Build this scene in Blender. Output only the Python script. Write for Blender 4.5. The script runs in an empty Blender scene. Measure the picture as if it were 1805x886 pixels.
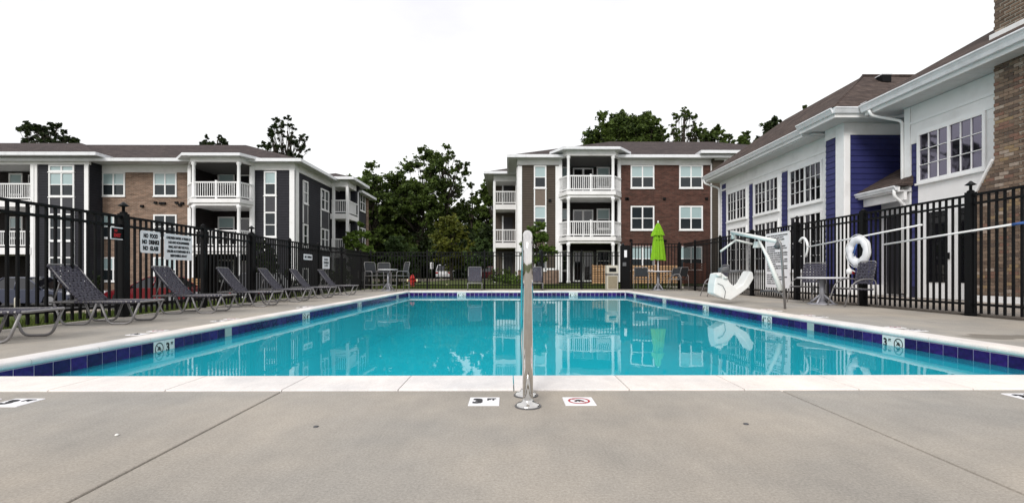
import bpy, math, random
import numpy as np
from math import sin, cos, pi, radians, atan2, sqrt
from mathutils import Vector, Matrix
random.seed(7); RNG = np.random.default_rng(11)
scene = bpy.context.scene
COL = scene.collection
# ------------------------------------------------------------------ camera
FPX, HZ, EYE, YAW = 865.0, 482.0, 0.64, math.atan(6.5 / 865.0)
cam_d = bpy.data.cameras.new("camera")
cam_d.sensor_fit = 'HORIZONTAL'; cam_d.sensor_width = 36.0
cam_d.lens = FPX / 1805.0 * 36.0
cam_d.shift_y = (HZ - 443.0) / 1805.0
cam_d.clip_start = 0.05; cam_d.clip_end = 2000
cam = bpy.data.objects.new("camera", cam_d); COL.objects.link(cam)
cam.location = (0, 0, EYE); cam.rotation_euler = (radians(90), 0, -YAW)
scene.camera = cam
# ------------------------------------------------------------------ world + sun (overcast)
SUN_EL, SUN_AZ = radians(33), radians(-158)      # azimuth measured from +Y towards +X
world = bpy.data.worlds.new("World"); scene.world = world; world.use_nodes = True
wn, wl = world.node_tree.nodes, world.node_tree.links
for n in list(wn): wn.remove(n)
sky = wn.new('ShaderNodeTexSky'); sky.sky_type = 'NISHITA'; sky.sun_disc = False
sky.sun_elevation = SUN_EL; sky.sun_rotation = SUN_AZ
mixw = wn.new('ShaderNodeMix'); mixw.data_type = 'RGBA'; mixw.inputs[0].default_value = 0.93
mixw.inputs[7].default_value = (10.6, 10.6, 10.9, 1)       # even white cloud layer over the sky
bg = wn.new('ShaderNodeBackground'); bg.inputs[1].default_value = 0.1
wo = wn.new('ShaderNodeOutputWorld')
wtc = wn.new('ShaderNodeTexCoord'); wmp = wn.new('ShaderNodeMapping'); wmp.inputs['Scale'].default_value = (1, 1, 3)
wno = wn.new('ShaderNodeTexNoise'); wno.inputs['Scale'].default_value = 1.6; wno.inputs['Detail'].default_value = 5; wno.inputs['Roughness'].default_value = .55
wcr = wn.new('ShaderNodeMapRange'); wcr.inputs[1].default_value = .36; wcr.inputs[2].default_value = .60
wcm = wn.new('ShaderNodeMix'); wcm.data_type = 'RGBA'; wcm.inputs[6].default_value = (8.6, 8.5, 9.0, 1); wcm.inputs[7].default_value = (10.3, 10.3, 10.2, 1)
wl.new(wtc.outputs['Generated'], wmp.inputs[0]); wl.new(wmp.outputs[0], wno.inputs['Vector']); wl.new(wno.outputs[0], wcr.inputs[0]); wl.new(wcr.outputs[0], wcm.inputs[0]); wl.new(wcm.outputs[2], mixw.inputs[7])
wl.new(sky.outputs[0], mixw.inputs[6]); wl.new(mixw.outputs[2], bg.inputs[0]); wl.new(bg.outputs[0], wo.inputs[0])
sun_d = bpy.data.lights.new("sun", 'SUN'); sun_d.energy = 1.9; sun_d.angle = radians(20); sun_d.color = (1, .97, .93)
sun = bpy.data.objects.new("sun", sun_d); COL.objects.link(sun)
sdir = Vector((sin(SUN_AZ) * cos(SUN_EL), cos(SUN_AZ) * cos(SUN_EL), sin(SUN_EL)))
sun.rotation_euler = sdir.to_track_quat('Z', 'Y').to_euler(); sun.location = (0, 0, 30)
vs = scene.view_settings
vs.view_transform = 'Standard'; vs.look = 'None'; vs.exposure = 0.2; vs.gamma = 1.0; vs.use_curve_mapping = False
scene.cycles.max_bounces = 7; scene.cycles.transparent_max_bounces = 24

# ------------------------------------------------------------------ pixel -> place helpers (photo pixels, 1805 wide)
def ray(px, py):
    a = (px - 902.5) / FPX
    return Vector((sin(YAW) + cos(YAW) * a, cos(YAW) - sin(YAW) * a, (HZ - py) / FPX))
def XY(px, Y): d = ray(px, HZ); return d.x / d.y * Y              # X on the plane Y
def ZY(px, py, Y): d = ray(px, py); return EYE + d.z / d.y * Y    # Z on the plane Y
def YX(px, X): d = ray(px, HZ); return d.y / d.x * X              # Y on the plane X
def ZX(px, py, X): d = ray(px, py); return EYE + d.z / d.x * X

# ------------------------------------------------------------------ materials
def newmat(name):
    m = bpy.data.materials.new(name); m.use_nodes = True
    return m, m.node_tree.nodes, m.node_tree.links, m.node_tree.nodes['Principled BSDF']
def plain(name, col, rough=.6, metal=0., spec=.3, noise=0., nscale=8., bump=0., bscale=60., dirt=None, dscale=1.2, coat=0.):
    m, N, L, P = newmat(name)
    P.inputs['Roughness'].default_value = rough; P.inputs['Metallic'].default_value = metal
    P.inputs['Specular IOR Level'].default_value = spec; P.inputs['Base Color'].default_value = (*col, 1)
    if coat: P.inputs['Coat Weight'].default_value = coat
    tc = N.new('ShaderNodeTexCoord')
    out = None
    if noise:
        t = N.new('ShaderNodeTexNoise'); t.inputs['Scale'].default_value = nscale; t.inputs['Detail'].default_value = 6
        L.new(tc.outputs['Object'], t.inputs['Vector'])
        r = N.new('ShaderNodeMapRange'); r.inputs[1].default_value = .3; r.inputs[2].default_value = .7
        r.inputs[3].default_value = 1 - noise; r.inputs[4].default_value = 1 + noise
        L.new(t.outputs[0], r.inputs[0])
        mx = N.new('ShaderNodeMix'); mx.data_type = 'RGBA'; mx.blend_type = 'MULTIPLY'; mx.inputs[0].default_value = 1
        mx.inputs[6].default_value = (*col, 1); L.new(r.outputs[0], mx.inputs[7]); out = mx.outputs[2]
    if dirt:
        t = N.new('ShaderNodeTexNoise'); t.inputs['Scale'].default_value = dscale; t.inputs['Detail'].default_value = 8; t.inputs['Roughness'].default_value = .65
        L.new(tc.outputs['Object'], t.inputs['Vector'])
        r = N.new('ShaderNodeMapRange'); r.inputs[1].default_value = .5; r.inputs[2].default_value = .72
        r.inputs[3].default_value = 0; r.inputs[4].default_value = dirt[3]; L.new(t.outputs[0], r.inputs[0])
        mx = N.new('ShaderNodeMix'); mx.data_type = 'RGBA'; L.new(r.outputs[0], mx.inputs[0])
        if out: L.new(out, mx.inputs[6])
        else: mx.inputs[6].default_value = (*col, 1)
        mx.inputs[7].default_value = (*dirt[:3], 1); out = mx.outputs[2]
    if out: L.new(out, P.inputs['Base Color'])
    if bump:
        t = N.new('ShaderNodeTexNoise'); t.inputs['Scale'].default_value = bscale; t.inputs['Detail'].default_value = 4
        L.new(tc.outputs['Object'], t.inputs['Vector'])
        b = N.new('ShaderNodeBump'); b.inputs['Strength'].default_value = bump; b.inputs['Distance'].default_value = .01
        L.new(t.outputs[0], b.inputs['Height']); L.new(b.outputs[0], P.inputs['Normal'])
    return m
def random_tint(m, amt=.12, hue=0.):
    """each object of this material a slightly different shade"""
    N, L = m.node_tree.nodes, m.node_tree.links; P = N['Principled BSDF']
    oi = N.new('ShaderNodeObjectInfo'); r = N.new('ShaderNodeMapRange'); r.inputs[3].default_value = 1 - amt; r.inputs[4].default_value = 1 + amt
    L.new(oi.outputs['Random'], r.inputs[0])
    mx = N.new('ShaderNodeMix'); mx.data_type = 'RGBA'; mx.blend_type = 'MULTIPLY'; mx.inputs[0].default_value = 1
    bc = P.inputs['Base Color']
    if bc.is_linked: L.new(bc.links[0].from_socket, mx.inputs[6])
    else: mx.inputs[6].default_value = bc.default_value[:]
    L.new(r.outputs[0], mx.inputs[7]); L.new(mx.outputs[2], bc)
    return m
def wall_vec(N, L, axis):
    tc = N.new('ShaderNodeTexCoord'); s = N.new('ShaderNodeSeparateXYZ'); c = N.new('ShaderNodeCombineXYZ')
    L.new(tc.outputs['Object'], s.inputs[0])
    L.new(s.outputs[0 if axis == 'x' else 1], c.inputs[0]); L.new(s.outputs[2], c.inputs[1])
    return c.outputs[0]
def brick_mat(name, c1, c2, mortar, axis='x', rough=.85):
    m, N, L, P = newmat(name); P.inputs['Roughness'].default_value = rough; P.inputs['Specular IOR Level'].default_value = .12
    b = N.new('ShaderNodeTexBrick'); v = wall_vec(N, L, axis); L.new(v, b.inputs['Vector'])
    b.inputs['Scale'].default_value = 1; b.inputs['Brick Width'].default_value = .215; b.inputs['Row Height'].default_value = .076
    b.inputs['Mortar Size'].default_value = .009; b.inputs['Color1'].default_value = (*c1, 1); b.inputs['Color2'].default_value = (*c2, 1)
    b.inputs['Mortar'].default_value = (*mortar, 1); b.inputs['Bias'].default_value = -.1
    t = N.new('ShaderNodeTexNoise'); t.inputs['Scale'].default_value = 1.3; t.inputs['Detail'].default_value = 9; t.inputs['Roughness'].default_value = .7
    mp = N.new('ShaderNodeMapping'); mp.inputs['Scale'].default_value = (1, 4, 1); L.new(v, mp.inputs[0]); L.new(mp.outputs[0], t.inputs['Vector'])
    r = N.new('ShaderNodeMapRange'); r.inputs[1].default_value = .3; r.inputs[2].default_value = .7; r.inputs[3].default_value = .6; r.inputs[4].default_value = 1.45
    L.new(t.outputs[0], r.inputs[0])
    mx = N.new('ShaderNodeMix'); mx.data_type = 'RGBA'; mx.blend_type = 'MULTIPLY'; mx.inputs[0].default_value = 1
    L.new(b.outputs[0], mx.inputs[6]); L.new(r.outputs[0], mx.inputs[7]); L.new(mx.outputs[2], P.inputs['Base Color'])
    bp = N.new('ShaderNodeBump'); bp.inputs['Strength'].default_value = .5; bp.inputs['Distance'].default_value = .008; bp.invert = True
    L.new(b.outputs[1], bp.inputs['Height']); L.new(bp.outputs[0], P.inputs['Normal'])
    return m
def siding_mat(name, col, pitch=.16):
    m, N, L, P = newmat(name); P.inputs['Roughness'].default_value = .65; P.inputs['Specular IOR Level'].default_value = .12
    tc = N.new('ShaderNodeTexCoord'); s = N.new('ShaderNodeSeparateXYZ'); L.new(tc.outputs['Object'], s.inputs[0])
    d = N.new('ShaderNodeMath'); d.operation = 'DIVIDE'; d.inputs[1].default_value = pitch; L.new(s.outputs[2], d.inputs[0])
    f = N.new('ShaderNodeMath'); f.operation = 'FRACT'; L.new(d.outputs[0], f.inputs[0])
    g = N.new('ShaderNodeMath'); g.operation = 'GREATER_THAN'; g.inputs[1].default_value = .13; L.new(f.outputs[0], g.inputs[0])
    r = N.new('ShaderNodeMapRange'); r.inputs[3].default_value = .45; r.inputs[4].default_value = 1; L.new(g.outputs[0], r.inputs[0])
    t = N.new('ShaderNodeTexNoise'); t.inputs['Scale'].default_value = 3; t.inputs['Detail'].default_value = 6
    L.new(tc.outputs['Object'], t.inputs['Vector'])
    r2 = N.new('ShaderNodeMapRange'); r2.inputs[3].default_value = .8; r2.inputs[4].default_value = 1.2; L.new(t.outputs[0], r2.inputs[0])
    k = N.new('ShaderNodeMath'); k.operation = 'MULTIPLY'; L.new(r.outputs[0], k.inputs[0]); L.new(r2.outputs[0], k.inputs[1])
    mx = N.new('ShaderNodeMix'); mx.data_type = 'RGBA'; mx.blend_type = 'MULTIPLY'; mx.inputs[0].default_value = 1
    mx.inputs[6].default_value = (*col, 1); L.new(k.outputs[0], mx.inputs[7]); L.new(mx.outputs[2], P.inputs['Base Color'])
    b = N.new('ShaderNodeBump'); b.inputs['Strength'].default_value = .6; b.inputs['Distance'].default_value = .02; b.invert = True
    L.new(f.outputs[0], b.inputs['Height']); L.new(b.outputs[0], P.inputs['Normal'])
    return m
def shingle_mat(name, col):
    m, N, L, P = newmat(name); P.inputs['Roughness'].default_value = .95; P.inputs['Specular IOR Level'].default_value = .1
    tc = N.new('ShaderNodeTexCoord')
    s = N.new('ShaderNodeSeparateXYZ'); L.new(tc.outputs['Object'], s.inputs[0])
    a = N.new('ShaderNodeMath'); a.operation = 'ADD'; L.new(s.outputs[0], a.inputs[0]); L.new(s.outputs[1], a.inputs[1])
    c = N.new('ShaderNodeCombineXYZ'); L.new(a.outputs[0], c.inputs[0]); L.new(s.outputs[2], c.inputs[1])
    b = N.new('ShaderNodeTexBrick'); L.new(c.outputs[0], b.inputs['Vector']); b.inputs['Scale'].default_value = 1
    b.inputs['Brick Width'].default_value = .32; b.inputs['Row Height'].default_value = .085; b.inputs['Mortar Size'].default_value = .008
    b.inputs['Color1'].default_value = (col[0] * 1.25, col[1] * 1.22, col[2] * 1.2, 1); b.inputs['Color2'].default_value = (col[0] * .75, col[1] * .75, col[2] * .78, 1)
    b.inputs['Mortar'].default_value = (col[0] * .4, col[1] * .4, col[2] * .4, 1)
    t = N.new('ShaderNodeTexNoise'); t.inputs['Scale'].default_value = 5; t.inputs['Detail'].default_value = 10; t.inputs['Roughness'].default_value = .8
    L.new(tc.outputs['Object'], t.inputs['Vector'])
    r = N.new('ShaderNodeMapRange'); r.inputs[1].default_value = .35; r.inputs[2].default_value = .65; r.inputs[3].default_value = .65; r.inputs[4].default_value = 1.35
    L.new(t.outputs[0], r.inputs[0])
    mx = N.new('ShaderNodeMix'); mx.data_type = 'RGBA'; mx.blend_type = 'MULTIPLY'; mx.inputs[0].default_value = 1
    L.new(b.outputs[0], mx.inputs[6]); L.new(r.outputs[0], mx.inputs[7]); L.new(mx.outputs[2], P.inputs['Base Color'])
    return m
def glass_mat(name, base, refl=.25, rough=.03, tint=(1, 1, 1)):
    m, N, L, P = newmat(name)
    P.inputs['Base Color'].default_value = (*base, 1); P.inputs['Roughness'].default_value = .3; P.inputs['Specular IOR Level'].default_value = 0.
    g = N.new('ShaderNodeBsdfGlossy'); g.inputs['Roughness'].default_value = rough; g.inputs['Color'].default_value = (*tint, 1)
    t = N.new('ShaderNodeTexCoord'); no = N.new('ShaderNodeTexNoise'); no.inputs['Scale'].default_value = .9; L.new(t.outputs['Object'], no.inputs['Vector'])
    b = N.new('ShaderNodeBump'); b.inputs['Strength'].default_value = .08; b.inputs['Distance'].default_value = .05; L.new(no.outputs[0], b.inputs['Height']); L.new(b.outputs[0], g.inputs['Normal'])
    fr = N.new('ShaderNodeFresnel'); fr.inputs[0].default_value = 1.45
    ad = N.new('ShaderNodeMath'); ad.operation = 'ADD'; ad.inputs[1].default_value = refl; ad.use_clamp = True; L.new(fr.outputs[0], ad.inputs[0])
    mx = N.new('ShaderNodeMixShader'); L.new(ad.outputs[0], mx.inputs[0]); L.new(P.outputs[0], mx.inputs[1]); L.new(g.outputs[0], mx.inputs[2])
    L.new(mx.outputs[0], N['Material Output'].inputs[0])
    return m
def concrete_mat(name, col, speck=.18, wet=None, seed=0.):
    m, N, L, P = newmat(name)
    P.inputs['Roughness'].default_value = .85; P.inputs['Specular IOR Level'].default_value = .3
    geo = N.new('ShaderNodeNewGeometry'); mp = N.new('ShaderNodeMapping'); mp.inputs['Location'].default_value = (seed, seed * 2, 0)
    L.new(geo.outputs['Position'], mp.inputs[0])
    def noise(scale, det, rough=.6, sc=(1, 1, 1)):
        q = N.new('ShaderNodeMapping'); q.inputs['Scale'].default_value = sc; L.new(mp.outputs[0], q.inputs[0])
        t = N.new('ShaderNodeTexNoise'); t.inputs['Scale'].default_value = scale; t.inputs['Detail'].default_value = det; t.inputs['Roughness'].default_value = rough
        L.new(q.outputs[0], t.inputs['Vector']); return t.outputs[0]
    def rng(s, a, b, c, d):
        r = N.new('ShaderNodeMapRange'); r.inputs[1].default_value = a; r.inputs[2].default_value = b; r.inputs[3].default_value = c; r.inputs[4].default_value = d
        L.new(s, r.inputs[0]); return r.outputs[0]
    def mul(a, b):
        k = N.new('ShaderNodeMath'); k.operation = 'MULTIPLY'; L.new(a, k.inputs[0]); L.new(b, k.inputs[1]); return k.outputs[0]
    f = mul(rng(noise(110, 3, .8), .3, .7, 1 - speck, 1 + speck), rng(noise(1.1, 6, .62), .3, .7, .80, 1.13))
    f = mul(f, rng(noise(9, 5, .7, (1, .35, 1)), .3, .7, .93, 1.06))
    f = mul(f, rng(noise(330, 2, .5), .25, .36, .7, 1.0)); f = mul(f, rng(noise(.38, 7, .7), .56, .68, 1., .86)); f = mul(f, rng(noise(2.6, 8, .75), .60, .70, 1., .88))
    hue = N.new('ShaderNodeMix'); hue.data_type = 'RGBA'; L.new(rng(noise(.55, 4), .35, .65, 0, 1), hue.inputs[0])
    hue.inputs[6].default_value = (*col, 1); hue.inputs[7].default_value = (col[0] * 1.06, col[1] * .985, col[2] * .9, 1)
    mx = N.new('ShaderNodeMix'); mx.data_type = 'RGBA'; mx.blend_type = 'MULTIPLY'; mx.inputs[0].default_value = 1
    L.new(hue.outputs[2], mx.inputs[6]); L.new(f, mx.inputs[7]); out = mx.outputs[2]
    if wet:
        for (cx, cy, rx, ry, k) in wet:
            q = N.new('ShaderNodeMapping'); q.vector_type = 'TEXTURE'; q.inputs['Location'].default_value = (cx, cy, 0); q.inputs['Scale'].default_value = (rx, ry, 1)
            ad = N.new('ShaderNodeVectorMath'); ad.operation = 'ADD'
            t = N.new('ShaderNodeTexNoise'); t.inputs['Scale'].default_value = 3.2; L.new(geo.outputs['Position'], t.inputs['Vector'])
            sc = N.new('ShaderNodeVectorMath'); sc.operation = 'SCALE'; sc.inputs['Scale'].default_value = .5; L.new(t.outputs[1], sc.inputs[0])
            L.new(geo.outputs['Position'], ad.inputs[0]); L.new(sc.outputs[0], ad.inputs[1]); L.new(ad.outputs[0], q.inputs[0])
            ln = N.new('ShaderNodeVectorMath'); ln.operation = 'LENGTH'; L.new(q.outputs[0], ln.inputs[0])
            fac = rng(ln.outputs['Value'], .85, 1.1, k, 0)
            m2 = N.new('ShaderNodeMix'); m2.data_type = 'RGBA'; L.new(fac, m2.inputs[0]); L.new(out, m2.inputs[6]); m2.inputs[7].default_value = (.09, .075, .055, 1); out = m2.outputs[2]
    L.new(out, P.inputs['Base Color'])
    b = N.new('ShaderNodeBump'); b.inputs['Strength'].default_value = .35; b.inputs['Distance'].default_value = .004
    L.new(noise(160, 4, .7), b.inputs['Height']); L.new(b.outputs[0], P.inputs['Normal'])
    return m
def leaf_mat(name, c1, c2, trans=.25):
    m, N, L, P = newmat(name); P.inputs['Roughness'].default_value = .55; P.inputs['Specular IOR Level'].default_value = .25
    geo = N.new('ShaderNodeNewGeometry'); tc = N.new('ShaderNodeTexCoord')
    t = N.new('ShaderNodeTexNoise'); t.inputs['Scale'].default_value = .55; t.inputs['Detail'].default_value = 5; L.new(tc.outputs['Object'], t.inputs['Vector'])
    ad = N.new('ShaderNodeMath'); ad.operation = 'ADD'; L.new(t.outputs[0], ad.inputs[0])
    s = N.new('ShaderNodeMath'); s.operation = 'MULTIPLY'; s.inputs[1].default_value = .5; L.new(geo.outputs['Random Per Island'], s.inputs[0]); L.new(s.outputs[0], ad.inputs[1])
    r = N.new('ShaderNodeMapRange'); r.inputs[1].default_value = .4; r.inputs[2].default_value = 1.05; L.new(ad.outputs[0], r.inputs[0])
    mx = N.new('ShaderNodeMix'); mx.data_type = 'RGBA'; L.new(r.outputs[0], mx.inputs[0]); mx.inputs[6].default_value = (*c1, 1); mx.inputs[7].default_value = (*c2, 1)
    L.new(mx.outputs[2], P.inputs['Base Color'])
    tr = N.new('ShaderNodeBsdfTranslucent'); L.new(mx.outputs[2], tr.inputs[0])
    ms = N.new('ShaderNodeMixShader'); ms.inputs[0].default_value = trans; L.new(P.outputs[0], ms.inputs[1]); L.new(tr.outputs[0], ms.inputs[2])
    L.new(ms.outputs[0], N['Material Output'].inputs[0]); return m
M = {}
M['white'] = plain('white_paint', (.84, .84, .84), .5, noise=.04, nscale=2, dirt=(.5, .49, .45, .35), dscale=2.)
M['trim'] = plain('white_trim', (.83, .82, .815), .55, noise=.05, nscale=1.5, dirt=(.45, .44, .42, .3), dscale=1.3)
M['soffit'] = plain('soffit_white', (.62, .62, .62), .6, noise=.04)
M['gutter'] = plain('gutter_aluminium', (.74, .75, .77), .3, spec=.6, noise=.03, dirt=(.35, .35, .36, .35), dscale=2.5)
M['shingle'] = shingle_mat('roof_shingle', (.076, .062, .060))
M['shingle_near'] = shingle_mat('roof_shingle_brown', (.088, .068, .06))
M['brick_tan'] = brick_mat('brick_tan', (.245, .155, .11), (.15, .095, .07), (.27, .23, .19))
M['brick_red'] = brick_mat('brick_red', (.105, .044, .033), (.058, .028, .022), (.085, .066, .056))
M['siding_dark'] = siding_mat('siding_charcoal', (.028, .028, .034))
M['siding_brown'] = siding_mat('siding_olive_brown', (.075, .061, .048))
M['wall_shade'] = siding_mat('siding_recess_shaded', (.026, .022, .022))  # siding colour taken near black to carry the balcony recess shade
M['ceiling_shade'] = plain('porch_ceiling_shaded', (.09, .088, .085), .8)  # ceiling colour darkened to hold the shade inside the recess
M['panel'] = plain('spandrel_charcoal', (.05, .05, .058), .5, noise=.1)
M['panel_brown'] = plain('spandrel_brown', (.16, .125, .10), .5, noise=.1)
M['glass'] = glass_mat('window_glass', (.02, .026, .03), .0)
M['glass_blind'] = glass_mat('window_glass_with_blind', (.36, .47, .48), .03)
M['glass_club'] = glass_mat('clubhouse_glass', (.010, .010, .014), .12, tint=(.84, .79, 1.))
M['glass_far'] = glass_mat('clubhouse_glass_dark', (.006, .006, .008), .0, tint=(.85, .85, .95))
M['glass_door'] = glass_mat('door_glass', (.008, .008, .01), .03)
M['door_dark'] = plain('dark_door', (.03, .028, .03), .5)
M['blue'] = random_tint(plain('blue_board', (.028, .031, .125), .55, noise=.08, nscale=6, bump=.15, bscale=40), .07)
M['board_back'] = plain('board_backing', (.02, .02, .05), .8)
M['black'] = plain('black_powder_coat', (.004, .004, .0045), .55, spec=.15, noise=.2, nscale=20)
M['lamp_black'] = plain('lamp_black', (.008, .008, .009), .4, spec=.25)
M['steel'] = plain('polished_steel', (.70, .685, .66), .06, metal=1., noise=.05, nscale=30, dirt=(.45, .4, .35, .25), dscale=9)
M['frame'] = plain('bronze_grey_frame', (.24, .23, .23), .35, metal=.35, noise=.1, nscale=14)
M['frame_dark'] = plain('dark_frame', (.08, .08, .085), .4, metal=.3)
M['strap'] = plain('vinyl_strap', (.052, .049, .068), .5, spec=.3, noise=.15, nscale=25, dirt=(.11, .11, .13, .35), dscale=9)
M['mesh_fabric'] = plain('sling_fabric', (.028, .03, .034), .7, noise=.15, nscale=30)
M['table'] = plain('table_white', (.68, .68, .70), .35, noise=.04)
M['table_leg'] = plain('table_grey_metal', (.35, .35, .38), .4, metal=.3)
M['plastic'] = plain('lift_white_plastic', (.72, .73, .70), .45, noise=.04, dirt=(.5, .5, .45, .4), dscale=4)
M['sling'] = plain('sling_white_fabric', (.76, .76, .74), .8, noise=.06, nscale=5, bump=.9, bscale=9, dirt=(.5, .5, .46, .4), dscale=5)
M['grey_plastic'] = plain('grey_plastic', (.12, .12, .125), .5, noise=.1)
M['umbrella'] = plain('lime_fabric', (.19, .40, .012), .8, noise=.08, nscale=10)
M['tan'] = plain('tan_bin', (.25, .215, .15), .7, noise=.1, nscale=15, bump=.4, bscale=120)
M['tan_light'] = plain('tan_bin_hood', (.48, .45, .38), .6, noise=.06)
M['sign'] = plain('sign_white', (.82, .81, .83), .45, noise=.03, dirt=(.6, .58, .55, .3), dscale=6)
M['ink'] = plain('sign_ink', (.012, .012, .015), .5)
M['ink_red'] = plain('sign_red', (.45, .015, .02), .5)
M['tile_cobalt'] = plain('cobalt_tile', (.024, .007, .095), .12, noise=.35, nscale=26, bump=.08, bscale=20); random_tint(M['tile_cobalt'], .42)
M['tile_white'] = plain('marker_tile', (.66, .70, .68), .25, noise=.04)
M['tile_grey'] = plain('sage_tile', (.33, .42, .40), .3, noise=.1)
M['grout'] = plain('grout', (.55, .50, .62), .9)
M['plaster'] = plain('pool_plaster', (.62, .90, .92), .7, noise=.05, nscale=.8)
M['coping'] = concrete_mat('coping_stone', (.76, .74, .735), .09, seed=3.)
M['deck'] = concrete_mat('deck_concrete', (.350, .331, .302), .22, wet=[(5.05 + .25, 4.95 + .25, .42, .22, .6), (5.35 + .25, 4.05 + .25, .5, .42, .6)])
M['deck_dark'] = plain('joint_dark', (.03, .028, .025), .95)
M['walk'] = concrete_mat('walk_concrete', (.36, .33, .30), .12, seed=9.)
M['gravel'] = plain('dirt_strip', (.11, .09, .07), .95, noise=.5, nscale=30, bump=1., bscale=80)
M['asphalt'] = plain('asphalt', (.05, .05, .052), .9, noise=.2, nscale=40, dirt=(.09, .09, .09, .5), dscale=.4)
M['grass_base'] = plain('lawn', (.065, .085, .018), .95, noise=.35, nscale=1.6, bump=1., bscale=50, dirt=(.10, .10, .03, .6), dscale=6)
M['blade'] = leaf_mat('grass_blade', (.05, .085, .014), (.12, .15, .03), .3)
M['bark'] = plain('bark', (.055, .045, .036), .95, noise=.3, nscale=8, bump=.8, bscale=12)
M['leaf'] = leaf_mat('leaf_green', (.016, .032, .008), (.11, .16, .030), .32)
M['leaf_dark'] = leaf_mat('leaf_dark', (.006, .012, .006), (.045, .068, .018), .25)
M['leaf_bright'] = leaf_mat('leaf_light', (.05, .09, .014), (.15, .23, .04), .4)
M['leaf_blue'] = leaf_mat('leaf_blue_green', (.035, .065, .02), (.11, .17, .055), .35)
M['leaf_yellow'] = leaf_mat('leaf_yellow_green', (.06, .085, .014), (.17, .18, .03), .3)
M['wood'] = plain('slat_wood', (.38, .23, .12), .7, noise=.2, nscale=6); random_tint(M['wood'], .15)
M['wood_red'] = plain('slat_wood_red', (.17, .06, .035), .7, noise=.2, nscale=6); random_tint(M['wood_red'], .15)
M['car_blue'] = plain('car_slate_paint', (.05, .055, .085), .25, coat=.6)
M['car_red'] = plain('car_red_paint', (.13, .006, .01), .25, coat=.6)
M['car_white'] = plain('car_white_paint', (.75, .75, .76), .25, coat=.6)
M['car_black'] = plain('car_black_paint', (.02, .02, .024), .2, coat=.6)
M['tyre'] = plain('tyre', (.015, .015, .015), .85)
M['rim'] = plain('wheel_rim', (.4, .4, .42), .3, metal=.8)
M['lamp_red'] = plain('tail_lamp', (.35, .01, .01), .2)
M['lamp_clear'] = plain('head_lamp', (.7, .7, .72), .15)
M['hydrant'] = plain('hydrant_red', (.40, .02, .015), .4)
M['yellow'] = plain('cap_pale', (.72, .68, .42), .5)
M['ring_white'] = plain('life_ring_white', (.78, .78, .80), .6, noise=.04, bump=.25, bscale=14)
M['rope_blue'] = plain('blue_rope', (.05, .12, .35), .6)
M['pebble'] = plain('pebble', (.75, .74, .7), .6)
def chimney_brick():
    m, N, L, P = newmat('chimney_brick'); P.inputs['Roughness'].default_value = .9
    oi = N.new('ShaderNodeObjectInfo'); cr = N.new('ShaderNodeValToRGB'); L.new(oi.outputs['Random'], cr.inputs[0])
    cr.color_ramp.interpolation = 'CONSTANT'
    cols = [(0, (.13, .088, .062)), (.2, (.17, .12, .085)), (.38, (.22, .155, .11)), (.55, (.11, .078, .06)), (.7, (.26, .18, .10)), (.82, (.33, .265, .215)), (.93, (.19, .105, .075))]
    for i, (p, c) in enumerate(cols):
        e = cr.color_ramp.elements[0] if i == 0 else (cr.color_ramp.elements[1] if i == 1 else cr.color_ramp.elements.new(p))
        e.position = p; e.color = (*c, 1)
    tc = N.new('ShaderNodeTexCoord'); t = N.new('ShaderNodeTexNoise'); t.inputs['Scale'].default_value = 22; t.inputs['Detail'].default_value = 6; L.new(tc.outputs['Object'], t.inputs['Vector'])
    r = N.new('ShaderNodeMapRange'); r.inputs[3].default_value = .55; r.inputs[4].default_value = 1.45; L.new(t.outputs[0], r.inputs[0])
    mx = N.new('ShaderNodeMix'); mx.data_type = 'RGBA'; mx.blend_type = 'MULTIPLY'; mx.inputs[0].default_value = 1
    L.new(cr.outputs[0], mx.inputs[6]); L.new(r.outputs[0], mx.inputs[7]); L.new(mx.outputs[2], P.inputs['Base Color'])
    return m
M['brick_piece'] = chimney_brick()
M['brick_mass'] = brick_mat('brick_mixed', (.20, .14, .10), (.12, .085, .065), (.28, .25, .21), 'y')
M['mortar'] = plain('mortar', (.24, .21, .18), .95, noise=.15, nscale=30)
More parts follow.
